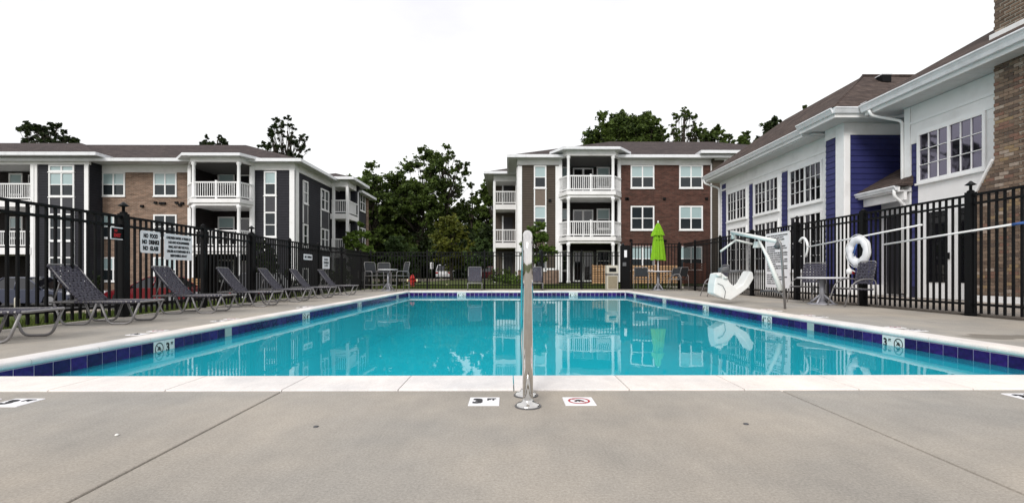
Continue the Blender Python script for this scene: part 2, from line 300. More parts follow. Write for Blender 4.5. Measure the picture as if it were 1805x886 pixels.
def water_mat():
    m, N, L, P = newmat('pool_water'); N.remove(P)
    geo = N.new('ShaderNodeNewGeometry')
    h = None
    for sc, st, k in ((1.1, (1, 1, 1), 1.), (4.2, (1, .8, 1), .28), (13, (1, 1, 1), .045)):
        mp = N.new('ShaderNodeMapping'); mp.inputs['Scale'].default_value = st; L.new(geo.outputs['Position'], mp.inputs[0])
        t = N.new('ShaderNodeTexNoise'); t.inputs['Scale'].default_value = sc; t.inputs['Detail'].default_value = 1.5; L.new(mp.outputs[0], t.inputs['Vector'])
        q = N.new('ShaderNodeMath'); q.operation = 'MULTIPLY'; q.inputs[1].default_value = k; L.new(t.outputs[0], q.inputs[0])
        if h: a = N.new('ShaderNodeMath'); a.operation = 'ADD'; L.new(h, a.inputs[0]); L.new(q.outputs[0], a.inputs[1]); h = a.outputs[0]
        else: h = q.outputs[0]
    b = N.new('ShaderNodeBump'); b.inputs['Strength'].default_value = 1.; b.inputs['Distance'].default_value = .0022; L.new(h, b.inputs['Height'])
    fr = N.new('ShaderNodeFresnel'); fr.inputs[0].default_value = 1.33
    mr = N.new('ShaderNodeMapRange'); mr.inputs[1].default_value = 0; mr.inputs[2].default_value = 1; mr.inputs[3].default_value = .0; mr.inputs[4].default_value = .95; L.new(fr.outputs[0], mr.inputs[0])
    gl = N.new('ShaderNodeBsdfGlossy'); gl.inputs['Roughness'].default_value = .012; L.new(b.outputs[0], gl.inputs['Normal'])
    tr = N.new('ShaderNodeBsdfTransparent'); tr.inputs[0].default_value = (.15, .90, .935, 1)
    df = N.new('ShaderNodeBsdfDiffuse'); df.inputs[0].default_value = (.04, .66, .90, 1)   # light scattered back by the water itself
    mt = N.new('ShaderNodeMixShader'); mt.inputs[0].default_value = .25; L.new(tr.outputs[0], mt.inputs[1]); L.new(df.outputs[0], mt.inputs[2])
    mx = N.new('ShaderNodeMixShader'); L.new(mr.outputs[0], mx.inputs[0]); L.new(mt.outputs[0], mx.inputs[1]); L.new(gl.outputs[0], mx.inputs[2])
    L.new(mx.outputs[0], N['Material Output'].inputs[0]); return m
M['water'] = water_mat()

# ------------------------------------------------------------------ mesh helpers
class MB:
    def __init__(s): s.v = []; s.f = []; s.sm = []
    def add(s, vs, fs, smooth=False):
        o = len(s.v); s.v += [tuple(p) for p in vs]; s.f += [tuple(i + o for i in f) for f in fs]; s.sm += [smooth] * len(fs)
        return s
    def box(s, x0, x1, y0, y1, z0, z1):
        if x0 > x1: x0, x1 = x1, x0
        if y0 > y1: y0, y1 = y1, y0
        if z0 > z1: z0, z1 = z1, z0
        v = [(x0, y0, z0), (x1, y0, z0), (x1, y1, z0), (x0, y1, z0), (x0, y0, z1), (x1, y0, z1), (x1, y1, z1), (x0, y1, z1)]
        return s.add(v, [(0, 3, 2, 1), (4, 5, 6, 7), (0, 1, 5, 4), (1, 2, 6, 5), (2, 3, 7, 6), (3, 0, 4, 7)])
    def prism(s, pts, d, smooth=False):
        """pts: closed 3-D outline, d: extrusion vector"""
        n = len(pts); d = Vector(d); a = [Vector(p) for p in pts]; b = [p + d for p in a]
        return s.add(a + b, [tuple(range(n))[::-1], tuple(range(n, 2 * n))] + [(i, (i + 1) % n, n + (i + 1) % n, n + i) for i in range(n)], smooth)
    def tube(s, pts, r, n=8, cap=True, closed=False):
        pts = [Vector(p) for p in pts]; m = len(pts); rs = r if isinstance(r, (list, tuple)) else [r] * m
        rings = []; up = None
        for i, p in enumerate(pts):
            if closed: t = (pts[(i + 1) % m] - pts[i - 1]).normalized()
            elif i == 0: t = (pts[1] - p).normalized()
            elif i == m - 1: t = (p - pts[-2]).normalized()
            else:
                t = ((pts[i + 1] - p).normalized() + (p - pts[i - 1]).normalized())
                t = t.normalized() if t.length > 1e-6 else (p - pts[i - 1]).normalized()
            if up is None: up = Vector((0, 0, 1)) if abs(t.z) < .9 else Vector((0, 1, 0))
            a = up - t * up.dot(t)
            if a.length < 1e-4: a = Vector((1, 0, 0)) - t * t.x
            a.normalize(); up = a; bb = t.cross(a)
            rings.append([p + (a * cos(2 * pi * k / n) + bb * sin(2 * pi * k / n)) * rs[i] for k in range(n)])
        v = [q for g in rings for q in g]; f = []
        for i in range(m - (0 if closed else 1)):
            j = (i + 1) % m
            for k in range(n): f.append((i * n + k, i * n + (k + 1) % n, j * n + (k + 1) % n, j * n + k))
        s.add(v, f, True)
        if cap and not closed:
            o = len(s.v) - len(v); s.f += [tuple(o + k for k in range(n))[::-1], tuple(o + (m - 1) * n + k for k in range(n))]; s.sm += [False, False]
        return s
    def lathe(s, prof, c=(0, 0, 0), n=16):
        v = []; f = []
        for r, z in prof:
            for k in range(n): v.append((c[0] + r * cos(2 * pi * k / n), c[1] + r * sin(2 * pi * k / n), c[2] + z))
        for i in range(len(prof) - 1):
            for k in range(n): f.append((i * n + k, i * n + (k + 1) % n, (i + 1) * n + (k + 1) % n, (i + 1) * n + k))
        s.add(v, f, True)
        o = len(s.v) - len(v); s.f += [tuple(o + k for k in range(n))[::-1], tuple(o + (len(prof) - 1) * n + k for k in range(n))]; s.sm += [False, False]
        return s
    def mesh(s, name, mat, off=(0, 0, 0)):
        me = bpy.data.meshes.new(name); ox, oy, oz = off
        me.from_pydata([(x - ox, y - oy, z - oz) for x, y, z in s.v], [], s.f)
        me.polygons.foreach_set('use_smooth', s.sm)
        if mat: me.materials.append(M[mat] if isinstance(mat, str) else mat)
        me.update(); return me
def smooth_path(pts, r=.06, k=4):
    """round the corners of a polyline"""
    pts = [Vector(p) for p in pts]; out = [pts[0]]
    for i in range(1, len(pts) - 1):
        a, b, c = pts[i - 1], pts[i], pts[i + 1]
        d1 = min(r, (a - b).length * .49); d2 = min(r, (c - b).length * .49)
        p = b + (a - b).normalized() * d1; q = b + (c - b).normalized() * d2
        for j in range(k + 1):
            t = j / k; out.append(p * (1 - t) ** 2 + b * 2 * t * (1 - t) + q * t * t)
    return out + [pts[-1]]
def WL(o):
    return Vector(o['_w']) if o is not None and '_w' in o else Vector((0, 0, 0))
def link(name, data, parent=None, loc=(0, 0, 0)):
    o = bpy.data.objects.new(name, data); COL.objects.link(o); o.location = loc
    if parent is not None: o.parent = parent
    return o
BASES = {}
def thing(name, label, cat, loc=(0, 0, 0), group=None, rz=0.):
    o = link(name, None, None, loc); o.empty_display_size = .2; o.rotation_euler.z = rz
    o['label'] = label; o['category'] = cat
    if group: o['group'] = group
    BASES[o.name] = Vector(loc)
    return o
def part(name, mb, mat, parent, label=None, world=False, kind=None):
    """mesh child; with world=True the mesh was laid out in world coordinates"""
    off = BASES.get(parent.name, Vector((0, 0, 0))) if world else (0, 0, 0)
    o = link(name, mb.mesh(name, mat, off), parent)
    if label: o['label'] = label
    if kind: o['kind'] = kind
    BASES[o.name] = Vector(off)
    return o
def struct(name, mb, mat, kind='structure'):
    o = link(name, mb.mesh(name, mat)); o['kind'] = kind; BASES[o.name] = Vector((0, 0, 0)); return o
def copy_tree(o, parent=None):
    c = o.copy(); COL.objects.link(c); c.parent = parent
    for ch in list(o.children): copy_tree(ch, c)
    return c
def bevel(o, w=.004, seg=1):
    md = o.modifiers.new('edge', 'BEVEL'); md.width = w; md.segments = seg; md.limit_method = 'ANGLE'
    return o
def text_mesh(txt, w, h, bold=.02):
    """lettering that fits w x h, centred, in its own XY plane"""
    cu = bpy.data.curves.new('lettering', 'FONT'); cu.body = txt; cu.align_x = 'CENTER'; cu.align_y = 'CENTER'
    cu.offset = bold; cu.extrude = .01; cu.resolution_u = 2; cu.size = 1
    ob = bpy.data.objects.new('lettering', cu); COL.objects.link(ob)
    me = bpy.data.meshes.new_from_object(ob.evaluated_get(bpy.context.evaluated_depsgraph_get()))
    COL.objects.unlink(ob); bpy.data.objects.remove(ob); 
    v = np.zeros(len(me.vertices) * 3); me.vertices.foreach_get('co', v); v = v.reshape(-1, 3)
    mn, mx = v.min(0), v.max(0); c = (mn + mx) / 2
    sx = w / (mx[0] - mn[0]); sy = h / (mx[1] - mn[1])
    v[:, 0] = (v[:, 0] - c[0]) * sx; v[:, 1] = (v[:, 1] - c[1]) * sy; v[:, 2] = (v[:, 2] - c[2]) * .1
    me.vertices.foreach_set('co', v.ravel()); me.materials.clear(); me.update()
    return me
def text_part(txt, w, h, parent, x, y, mat='ink', z=.0, name='lettering', bold=.06):
    me = text_mesh(txt, w, h, bold); me.materials.append(M[mat]); o = link(name, me, parent, (x, y, z)); return o
ROT_POSX = Matrix(((0, 0, 1), (1, 0, 0), (0, 1, 0))).to_euler()      # face +X: local x -> +Y
ROT_NEGX = Matrix(((0, 0, -1), (-1, 0, 0), (0, 1, 0))).to_euler()    # face -X: local x -> -Y
ROT_NEGY = Matrix(((1, 0, 0), (0, 0, -1), (0, 1, 0))).to_euler()     # face -Y: local x -> +X

# ================================================================== SETTING
PXL, PXR, PY0, PY1 = -3.59, 4.26, 3.11, 17.80        # pool walls
WZ = -0.157                                         # water level
DXL, DXR, DY0, DY1 = -5.80, 6.98, -3.2, 20.35        # deck
def gz(x, y):
    """ground height: the left side falls to the car park"""
    t = min(max((-6.4 - x) / 4.2, 0), 1); return -.03 - .96 * (t * t * (3 - 2 * t))
xs = [-420, -160, -80, -50, -36, -26, -20, -16, -13, -10.8, -10, -9.3, -8.6, -8, -7.4, -6.9, -6.4, DXL, -3, 0, 3, 5, DXR + .55, 9, 11, 16, 24, 40, 80, 160, 420]
ys = [-60, -20, DY0, 0, 5, 10, 15, DY1, 22, 25, 28, 32, 40, 50, 60, 80, 120, 200, 500, 1100]
mb = MB(); idx = {}
for j, y in enumerate(ys):
    for i, x in enumerate(xs):
        idx[i, j] = len(mb.v); mb.v.append((x, y, gz(x, y)))
for j in range(len(ys) - 1):
    for i in range(len(xs) - 1):
        if xs[i] >= DXL - .01 and xs[i + 1] <= DXR + .56 and ys[j] >= DY0 - .01 and ys[j + 1] <= DY1 + .01: continue
        mb.f.append((idx[i, j], idx[i + 1, j], idx[i + 1, j + 1], idx[i, j + 1])); mb.sm.append(True)
struct('lawn', mb, 'grass_base')
# concrete deck: dark bed + slabs
mb = MB()
for (a, b, c, d) in ((DXL, DXR + .55, DY0, 2.6), (DXL, PXL - .12, 2.6, DY1), (PXR + .12, DXR + .55, 2.6, DY1), (PXL - .12, PXR + .12, 17.9, DY1)):
    mb.box(a, b, c, d, -.30, -.055)
deck = struct('pool_deck', mb, 'deck_dark')
CXL, CXR, CY0, CY1 = -3.775, 4.47, 2.69, 18.15        # outer coping line
def slab(x0, x1, y0, y1):
    g = .005; m = MB().box(x0 + g, x1 - g, y0 + g, y1 - g, -.055, 0); bevel(part('slab', m, 'deck', deck), .006, 2)
jx = [DXL, -3.97, -1.235, 1.5, 4.235, DXR]
for i in range(5):
    slab(jx[i], jx[i + 1], DY0, -.3)
    slab(jx[i], jx[i + 1], -.3, CY0)
jy = [CY0, 5.1, 7.8, 10.5, 13.2, 15.9, CY1]
for i in range(6):
    slab(DXL, CXL, jy[i], jy[i + 1]); slab(CXR, DXR, jy[i], jy[i + 1])
for i in range(5): slab(jx[i], jx[i + 1], CY1, DY1)
struct('gravel_strip', MB().box(DXR + .004, DXR + .55, DY0, DY1, -.1, -.018), 'gravel')
# pale edging along the outer side of the right-hand strip and the club path
path = struct('club_path', MB().box(DXR + .56, 11.4, DY0, 24.5, -.12, -.004), 'walk')
for k in range(9):
    bevel(part('slab', MB().box(DXR + .575, 10.6, DY0 + .01 + k * 3.05, DY0 + (k + 1) * 3.05 - .01, -.05, .012), 'walk', path), .006)
# ---- pool
mb = MB()
zf = -1.25
mb.add([(PXL, PY0, zf), (PXR, PY0, zf), (PXR, PY1, zf), (PXL, PY1, zf)], [(0, 1, 2, 3)])
mb.box(PXL - .15, PXL, PY0 - .15, PY1 + .15, zf - .1, -.056); mb.box(PXR, PXR + .15, PY0 - .15, PY1 + .15, zf - .1, -.056)
mb.box(PXL + .001, PXR - .001, PY0 - .15, PY0, zf - .1, -.056); mb.box(PXL + .001, PXR - .001, PY1, PY1 + .15, zf - .1, -.056)
pool = struct('pool_basin', mb, 'plaster')
mb = MB(); e = .004
mb.box(PXL, PXL + e, PY0, PY1, -.215, -.05); mb.box(PXR - e, PXR, PY0, PY1, -.215, -.05); mb.box(PXL + e, PXR - e, PY1 - e, PY1, -.215, -.05)
part('grout', mb, 'grout', pool)
TP, TG = .156, .0075
tm = {}
def tile_mesh(mat):
    if mat not in tm:
        a = (TP - TG) / 2; w = .002
        m = MB(); m.v = [(-a, -a, 0), (a, -a, 0), (a, a, 0), (-a, a, 0), (-a + w, -a + w, .005), (a - w, -a + w, .005), (a - w, a - w, .005), (-a + w, a - w, .005)]
        m.f = [(4, 5, 6, 7), (0, 1, 5, 4), (1, 2, 6, 5), (2, 3, 7, 6), (3, 0, 4, 7)]; m.sm = [False] * 5
        tm[mat] = m.mesh('tile', mat)
    return tm[mat]
def diver(parent, r, x, y, z, red='ink', name='no_diving_symbol'):
    """ring, slash and a small diving figure"""
    m = MB(); n = 24
    for k in range(n):
        a0, a1 = 2 * pi * k / n, 2 * pi * (k + 1) / n
        o = len(m.v); m.v += [(r * cos(a0), r * sin(a0), 0), (r * cos(a1), r * sin(a1), 0), (r * .82 * cos(a1), r * .82 * sin(a1), 0), (r * .82 * cos(a0), r * .82 * sin(a0), 0)]
        m.f.append((o, o + 1, o + 2, o + 3)); m.sm.append(False)
    def bar(x0, y0, x1, y1, w, zz=0.):
        d = Vector((x1 - x0, y1 - y0, 0)).normalized(); p = Vector((-d.y, d.x, 0)) * w * r
        a, b = Vector((x0 * r, y0 * r, zz)), Vector((x1 * r, y1 * r, zz))
        m.add([a + p, a - p, b - p, b + p], [(0, 1, 2, 3)])
    bar(-.6, .6, .6, -.6, .06, .0004); o1 = link(name, m.mesh(name, red), parent, (x, y, z))
    m = MB()
    bar(-.38, -.30, -.05, .30, .11, .0006); bar(-.05, .30, .30, .02, .09, .0007); bar(-.05, .22, .02, -.30, .08, .0008)
    m.add([(r * (.36 + .1 * cos(2 * pi * k / 8)), r * (-.12 + .1 * sin(2 * pi * k / 8)), .0006) for k in range(8)], [tuple(range(8))])
    link('diver_figure', m.mesh('diver_figure', 'ink'), o1, (0, 0, .0003))
def wall_tile(pos, rot, mat='tile_cobalt', mark=None):
    o = link('tile' if mark is None else 'depth_marker_tile', tile_mesh(mat), pool, pos); o.rotation_euler = rot
    if mark == '3':
        o['label'] = 'white depth tile reading 3 FT'
        text_part('3', .05, .095, o, -.03, 0, 'ink', .006, bold=.04); text_part('FT', .036, .03, o, .035, .03, 'ink', .006)
        text_part('IN', .03, .018, o, .035, -.055, 'ink', .006)
    elif mark == 'F':
        text_part('4', .05, .095, o, -.03, 0, 'ink', .006, bold=.04); text_part('FT', .036, .03, o, .035, .03, 'ink', .006)
    elif mark == 'D':
        o['label'] = 'white tile with a no diving symbol'
        diver(o, .062, 0, 0, .006, 'ink')
    return o
zt = -.05 - TP / 2 + .0
# right wall: '3 FT' then symbol reading from far to near
def run_tiles(side):
    if side == 'R': marks = {13: 'D', 14: '3', 23: 'g', 30: 'D', 31: 'F', 46: 'D', 47: 'F', 64: 'D', 65: 'F', 84: 'D', 85: 'F'}
    else: marks = {12: 'D', 13: '3', 20: 'g', 35: 'D', 36: 'F', 55: 'D', 56: 'F', 81: 'D', 82: 'F'}
    off = .178 if side == 'R' else .08
    for k in range(int((PY1 - PY0 - .05) / TP)):
        y = PY0 + off + k * TP; mk = marks.get(k)
        pos = (PXR - .004, y, zt) if side == 'R' else (PXL + .004, y, zt)
        rot = ROT_NEGX if side == 'R' else ROT_POSX
        wall_tile(pos, rot, 'tile_cobalt' if mk is None else ('tile_grey' if mk == 'g' else 'tile_white'), mk if mk in ('3', 'D', 'F') else None)
run_tiles('R'); run_tiles('L')
for k in range(50):
    x = PXL + .10 + k * TP
    if x > PXR - .07: break
    mk = {11: 'F', 12: 'D', 37: 'F', 38: 'D'}.get(k)
    wall_tile((x, PY1 - .004, zt), ROT_NEGY, 'tile_cobalt' if mk is None else 'tile_white', mk)
# coping stones with a rounded nose
cop = struct('pool_coping', MB().box(CXL + .02, CXR - .02, CY0 + .01, CY0 + .2, -.06, -.045).box(CXL + .02, PXL - .01, CY0 + .2, CY1 - .2, -.06, -.045).box(PXR + .01, CXR - .02, CY0 + .2, CY1 - .2, -.06, -.045).box(CXL + .02, CXR - .02, PY1 + .06, CY1 - .01, -.06, -.045), 'mortar')
def nose_prof(w):
    """cross-section from the outer edge (0) to the nose (w)"""
    pts = [(0, -.05), (0, .002), (.004, .006), (w - .03, .006)]
    for k in range(1, 7):
        a = pi / 2 - pi * k / 6; pts.append((w - .028 + .028 * cos(a), -.022 + .028 * sin(a)))
    return pts
CW = PXL + .02 - CXL
g = .003; n = 13; L_ = (CXR - CXL) / n
for k in range(n):
    x0 = CXL + k * L_ + g; dx = L_ - 2 * g
    part('coping_stone', MB().prism([(x0, CY0 + p, z) for p, z in nose_prof(PY0 - .02 - CY0)], (dx, 0, 0)), 'coping', cop)
    part('coping_stone', MB().prism([(x0, CY1 - p, z) for p, z in nose_prof(CY1 - PY1 + .02)][::-1], (dx, 0, 0)), 'coping', cop)
y0s, y1s = PY0 - .017, PY1 - .023; n = 24; L_ = (y1s - y0s) / n
for k in range(n):
    y0 = y0s + k * L_ + g; dy = L_ - 2 * g
    part('coping_stone', MB().prism([(CXL + p, y0, z) for p, z in nose_prof(CW)], (0, dy, 0)), 'coping', cop)
    part('coping_stone', MB().prism([(CXR - p, y0, z) for p, z in nose_prof(CXR - PXR + .02)][::-1], (0, dy, 0)), 'coping', cop)
struct('pool_water', MB().add([(PXL, PY0, WZ), (PXR, PY0, WZ), (PXR, PY1, WZ), (PXL, PY1, WZ)], [(0, 1, 2, 3)]), 'water')
# deck marker tiles
def deck_marker(x, y, kind, label, rz=0., group='depth and no diving markers set in the deck'):
    t = thing('deck_marker', label, 'deck marker', (x, y, .0), group, rz)
    a = .076
    bevel(part('marker_tile', MB().box(-a, a, -a, a, -.01, .004), 'sign', t), .002)
    if kind == '3': text_part('3', .05, .09, t, -.032, 0, 'ink', .0052, bold=.05); text_part('FT', .045, .035, t, .036, .03, 'ink', .0052)
    else: diver(t, .055, 0, 0, .0052, 'ink_red')
deck_marker(-.12, 2.455, '3', 'white square tile reading 3 FT in the near deck just left of the steel handrail')
deck_marker(.354, 2.455, 'D', 'white no diving tile in the near deck just right of the steel handrail')
deck_marker(-2.44, 2.45, '3', 'white 3 FT tile at the left end of the near deck')
deck_marker(-2.66, 2.45, 'D', 'white no diving tile cut by the left edge of the photo')
deck_marker(2.70, 2.52, '3', 'white 3 FT tile at the right edge of the near deck')
for (sx, word) in ((-1, 'left'), (1, 'right')):
    x = CXL - .13 if sx < 0 else CXR + .13
    ysd = (4.9, 6.35, 9.0) if sx < 0 else (5.2, 6.9, 8.1)
    for i, (y, w) in enumerate(zip(ysd, ('nearest', 'middle', 'farthest'))):
        deck_marker(x, y + .3, '3', '%s of the white depth tiles on the %s side deck beside the coping' % (w, word), radians(90) * -sx)
        deck_marker(x, y + .48 + .12, 'D', '%s no diving tile on the %s side deck beside the coping' % (w, word), radians(90) * -sx)
for (px, py, w) in ((557, 751, 'left'), (1315, 748, 'right')):
    X, Y = XY(px, .64 * 865 / (py - 482)), .64 * 865 / (py - 482)
    t = thing('deck_plug', 'small dark round plug in the near deck on the %s of the handrail' % w, 'deck plug', (X, Y, 0), 'deck plugs')
    part('plug_cap', MB().lathe([(.011, -.01), (.011, .003), (.007, .005)], n=10), 'frame_dark', t)
t = thing('pebble', 'tiny white pebble lying on the bare deck at lower left', 'pebble', (XY(206, 1.95), 1.95, 0))
part('stone', MB().lathe([(.004, 0), (.008, .003), (.006, .007), (.002, .009)], n=7), 'pebble', t)
# car park and kerbs on the left, a road at the back
struct('car_park', MB().box(-60, -9.9, 20.6, 28.2, -1.2, -.975), 'asphalt')
for i in range(18):
    kb = struct('kerb', MB().box(-60 + i * 2.8, -60 + i * 2.8 + 2.79, 20.38, 20.58, -1.2, -.84), 'walk') if i == 0 else None
    if i == 0: K0 = kb
    else: bevel(part('kerb_stone', MB().box(-60 + i * 2.8, -60 + i * 2.8 + 2.785, 20.38, 20.58, -1.2, -.84), 'walk', K0), .02)
struct('pavement', MB().box(-60, -12.5, 28.25, 29.3, -1.2, -.86), 'walk')
struct('back_road', MB().box(-70, 60, 53, 62, -.2, -.018), 'asphalt')
struct('road_kerb', MB().box(-70, 60, 52.75, 52.98, -.2, .10), 'walk')

# ---- grass blades by the fences (uncountable)
def grass(name, n, xr, yr, h=.07, mat='blade'):
    x = RNG.uniform(*xr, n); y = RNG.uniform(*yr, n)
    z = np.array([gz(a, b) for a, b in zip(x, y)]); a = RNG.uniform(0, pi, n); hh = h * RNG.uniform(.5, 1.4, n); w = h * .10
    lx = RNG.normal(0, .4, n) * hh; ly = RNG.normal(0, .4, n) * hh
    v = np.stack([np.stack([x - w * np.cos(a), y - w * np.sin(a), z - .01], 1), np.stack([x + w * np.cos(a), y + w * np.sin(a), z - .01], 1), np.stack([x + lx, y + ly, z + hh], 1)], 1).reshape(-1, 3)
    me = bpy.data.meshes.new(name); me.vertices.add(3 * n); me.vertices.foreach_set('co', v.ravel()); me.loops.add(3 * n); me.loops.foreach_set('vertex_index', np.arange(3 * n))
    me.polygons.add(n); me.polygons.foreach_set('loop_start', np.arange(0, 3 * n, 3)); me.polygons.foreach_set('loop_total', np.full(n, 3)); me.update(); me.validate()
    me.materials.append(M[mat]); o = link(name, me); o['kind'] = 'stuff'; return o
grass('grass_blades', 60000, (-10, DXL - .04), (3.0, 21), .085)
grass('grass_tufts', 45000, (-5.8, 7.2), (20.45, 27), .10)

# ================================================================== APARTMENT BUILDINGS
def window(b, px0, px1, py0, py1, Y, cols=2, blind=True, proud=.05, name='window'):
    """double-hung window on a wall facing the pool, given by its corners in the photo"""
    x0, x1 = XY(px0, Y), XY(px1, Y); z1, z0 = ZY((px0 + px1) / 2, py0, Y), ZY((px0 + px1) / 2, py1, Y)
    w_at(b, Vector((x0, Y, z0)), Vector((1, 0, 0)), x1 - x0, z1 - z0, Vector((0, -1, 0)), cols, blind, proud, name)
pane_cache = {}
def w_at(b, o, u, w, h, nrm, cols=2, blind=True, proud=.05, name='window', rows=2, pane='glass', grid=None, fw=.09, label=None):
    """o lower corner, u along the wall, nrm outward"""
    Z = Vector((0, 0, 1)); m = MB()
    def bar(a0, a1, c0, c1, d=proud):
        p = [o + u * a0 + Z * c0, o + u * a1 + Z * c0, o + u * a1 + Z * c1, o + u * a0 + Z * c1]
        if u.cross(Z).dot(nrm) < 0: p = p[::-1]
        m.prism(p, nrm * d)
    bar(0, w, 0, fw); bar(0, w, h - fw, h); bar(0, fw, fw, h - fw); bar(w - fw, w, fw, h - fw)
    cw = (w - 2 * fw) / cols
    for c in range(1, cols): bar(fw + c * cw - fw * .45, fw + c * cw + fw * .45, fw, h - fw, proud * .98)
    if rows == 2: bar(fw, w - fw, h * .49 - .025, h * .49 + .025, proud * .8)
    bar(-.03, w + .03, -.05, 0, proud + .03)
    wf = part(name, m, 'white', b, world=True, label=label)
    # panes: one object per pane, sharing meshes of the same size
    hh = [(fw, h * .49 - .025), (h * .49 + .025, h - fw)] if rows == 2 else [(fw, h - fw)]
    for c in range(cols):
        a0 = fw + c * cw + (fw * .45 if c else 0); a1 = fw + (c + 1) * cw - (fw * .45 if c < cols - 1 else 0)
        for r, (c0, c1) in enumerate(hh):
            mat = ('glass_blind' if blind and r == len(hh) - 1 else pane)
            cells = [(a0, a1, c0, c1)]
            if grid:
                gx, gy = grid; cells = []; q = .015
                for i in range(gx):
                    for j in range(gy):
                        cells.append((a0 + (a1 - a0) * i / gx + (q / 2 if i else 0), a0 + (a1 - a0) * (i + 1) / gx - (q / 2 if i < gx - 1 else 0),
                                      c0 + (c1 - c0) * j / gy + (q / 2 if j else 0), c0 + (c1 - c0) * (j + 1) / gy - (q / 2 if j < gy - 1 else 0)))
                g_ = MB()
                def gb(A0, A1, C0, C1):
                    p = [o + u * A0 + Z * C0, o + u * A1 + Z * C0, o + u * A1 + Z * C1, o + u * A0 + Z * C1]
                    if u.cross(Z).dot(nrm) < 0: p = p[::-1]
                    g_.prism([v_ + nrm * .012 for v_ in p], nrm * (proud * .55))
                for i in range(1, gx): gb(a0 + (a1 - a0) * i / gx - q / 2, a0 + (a1 - a0) * i / gx + q / 2, c0, c1)
                for j in range(1, gy): gb(a0, a1, c0 + (c1 - c0) * j / gy - q / 2 + .0, c0 + (c1 - c0) * j / gy + q / 2)
                o_ = link('muntin', g_.mesh('muntin', 'white', WLB(b)), wf)
            for (A0, A1, C0, C1) in cells:
                key = (round(A1 - A0, 3), round(C1 - C0, 3), mat, tuple(nrm))
                if key not in pane_cache:
                    q_ = MB(); p = [Vector((0, 0, 0)), u * (A1 - A0), u * (A1 - A0) + Z * (C1 - C0), Z * (C1 - C0)]
                    if u.cross(Z).dot(nrm) < 0: p = p[::-1]
                    pane_cache[key] = q_.prism(p, nrm * .012).mesh('pane', mat)
                link('pane', pane_cache[key], wf, o + u * A0 + Z * C0 - WLB(b))
    return wf
def WLB(b): return BASES[b.name]
def railing(b, p0, p1, z0, h=1.0, mid=False, world=True, pitch=.13):
    """rail, bottom rail and balusters between two points"""
    p0, p1 = Vector((p0[0], p0[1], z0)), Vector((p1[0], p1[1], z0)); d = p1 - p0; L = d.length; d.normalize(); nn = Vector((-d.y, d.x, 0))
    def strip(m, a, c, w, z_a, z_b):
        q = [p0 + d * a - nn * w, p0 + d * c - nn * w, p0 + d * c + nn * w, p0 + d * a + nn * w]
        q = [v_ + Vector((0, 0, z_a)) for v_ in q]; m.prism(q, (0, 0, z_b - z_a))
    m = MB(); strip(m, 0, L, .045, h - .08, h); strip(m, 0, L, .035, .08, .15); strip(m, 0, .05, .03, .05, h - .04); strip(m, L - .05, L, .03, .05, h - .04)
    if mid: strip(m, L / 2 - .05, L / 2 + .05, .05, 0, h + .08)
    r = part('railing', m, 'white', b, world=True)
    m = MB(); n = max(2, int(L / pitch))
    for k in range(1, n): strip(m, L * k / n - .016, L * k / n + .016, .016, .15, h - .08)
    s = part('balusters', m, 'white', r, world=False, kind='stuff')
    s.data.transform(Matrix.Translation(-WLB(b)))
    return r
def column(b, x, y, z0, z1, r=.10):
    m = MB().lathe([(r * 1.35, 0), (r * 1.35, .12), (r, .16), (r * .92, z1 - z0 - .2), (r * 1.3, z1 - z0 - .12), (r * 1.3, z1 - z0)], (x, y, z0), 12)
    return part('column', m, 'white', b, world=True)
def hip_roof(b, x0, x1, y0, y1, z, m_, mat='shingle', name='roof', flat=None):
    m = MB(); w = min((x1 - x0), (y1 - y0)) / 2; t = w if flat is None else flat
    if flat is None and (x1 - x0) >= (y1 - y0):
        top = [(x0 + w, (y0 + y1) / 2, z + w * m_), (x1 - w, (y0 + y1) / 2, z + w * m_)]
        v = [(x0, y0, z), (x1, y0, z), (x1, y1, z), (x0, y1, z)] + top
        m.add(v, [(0, 1, 5, 4), (1, 2, 5), (2, 3, 4, 5), (3, 0, 4), (3, 2, 1, 0)])
    elif flat is None:
        xm = (x0 + x1) / 2; v = [(x0, y0, z), (x1, y0, z), (x1, y1, z), (x0, y1, z), (xm, y0 + w, z + w * m_), (xm, y1 - w, z + w * m_)]
        m.add(v, [(0, 1, 4), (1, 2, 5, 4), (2, 3, 5), (3, 0, 4, 5), (3, 2, 1, 0)])
    else:
        v = [(x0, y0, z), (x1, y0, z), (x1, y1, z), (x0, y1, z)]; v += [(x0 + t, y0 + t, z + t * m_), (x1 - t, y0 + t, z + t * m_), (x1 - t, y1 - t, z + t * m_), (x0 + t, y1 - t, z + t * m_)]
        m.add(v, [(0, 1, 5, 4), (1, 2, 6, 5), (2, 3, 7, 6), (3, 0, 4, 7), (4, 5, 6, 7), (3, 2, 1, 0)])
    return part(name, m, mat, b, world=True)
def eave(b, x0, x1, y0, y1, z, over=.5):
    """gutter ring with soffit below a hip roof"""
    m = MB(); t = .13; h = .17
    m.box(x0 - t, x1 + t, y0 - t, y0, z - h, z + .02); m.box(x0 - t, x1 + t, y1, y1 + t, z - h, z + .02); m.box(x0 - t, x0, y0 + .001, y1 - .001, z - h, z + .019); m.box(x1, x1 + t, y0 + .001, y1 - .001, z - h, z + .019)
    part('gutter', m, 'gutter', b, world=True)
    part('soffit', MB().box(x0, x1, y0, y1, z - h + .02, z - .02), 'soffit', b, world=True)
def bx(b, name, mat, x0, x1, y0, y1, z0, z1, label=None): return part(name, MB().box(x0, x1, y0, y1, z0, z1), mat, b, label, world=True)
def pbx(b, name, mat, px0, px1, Y, z0, z1, depth=.06, label=None):
    """flat-on trim piece on the wall plane Y, proud by depth"""
    return bx(b, name, mat, XY(px0, Y), XY(px1, Y), Y - depth, Y + .02, z0, z1, label)
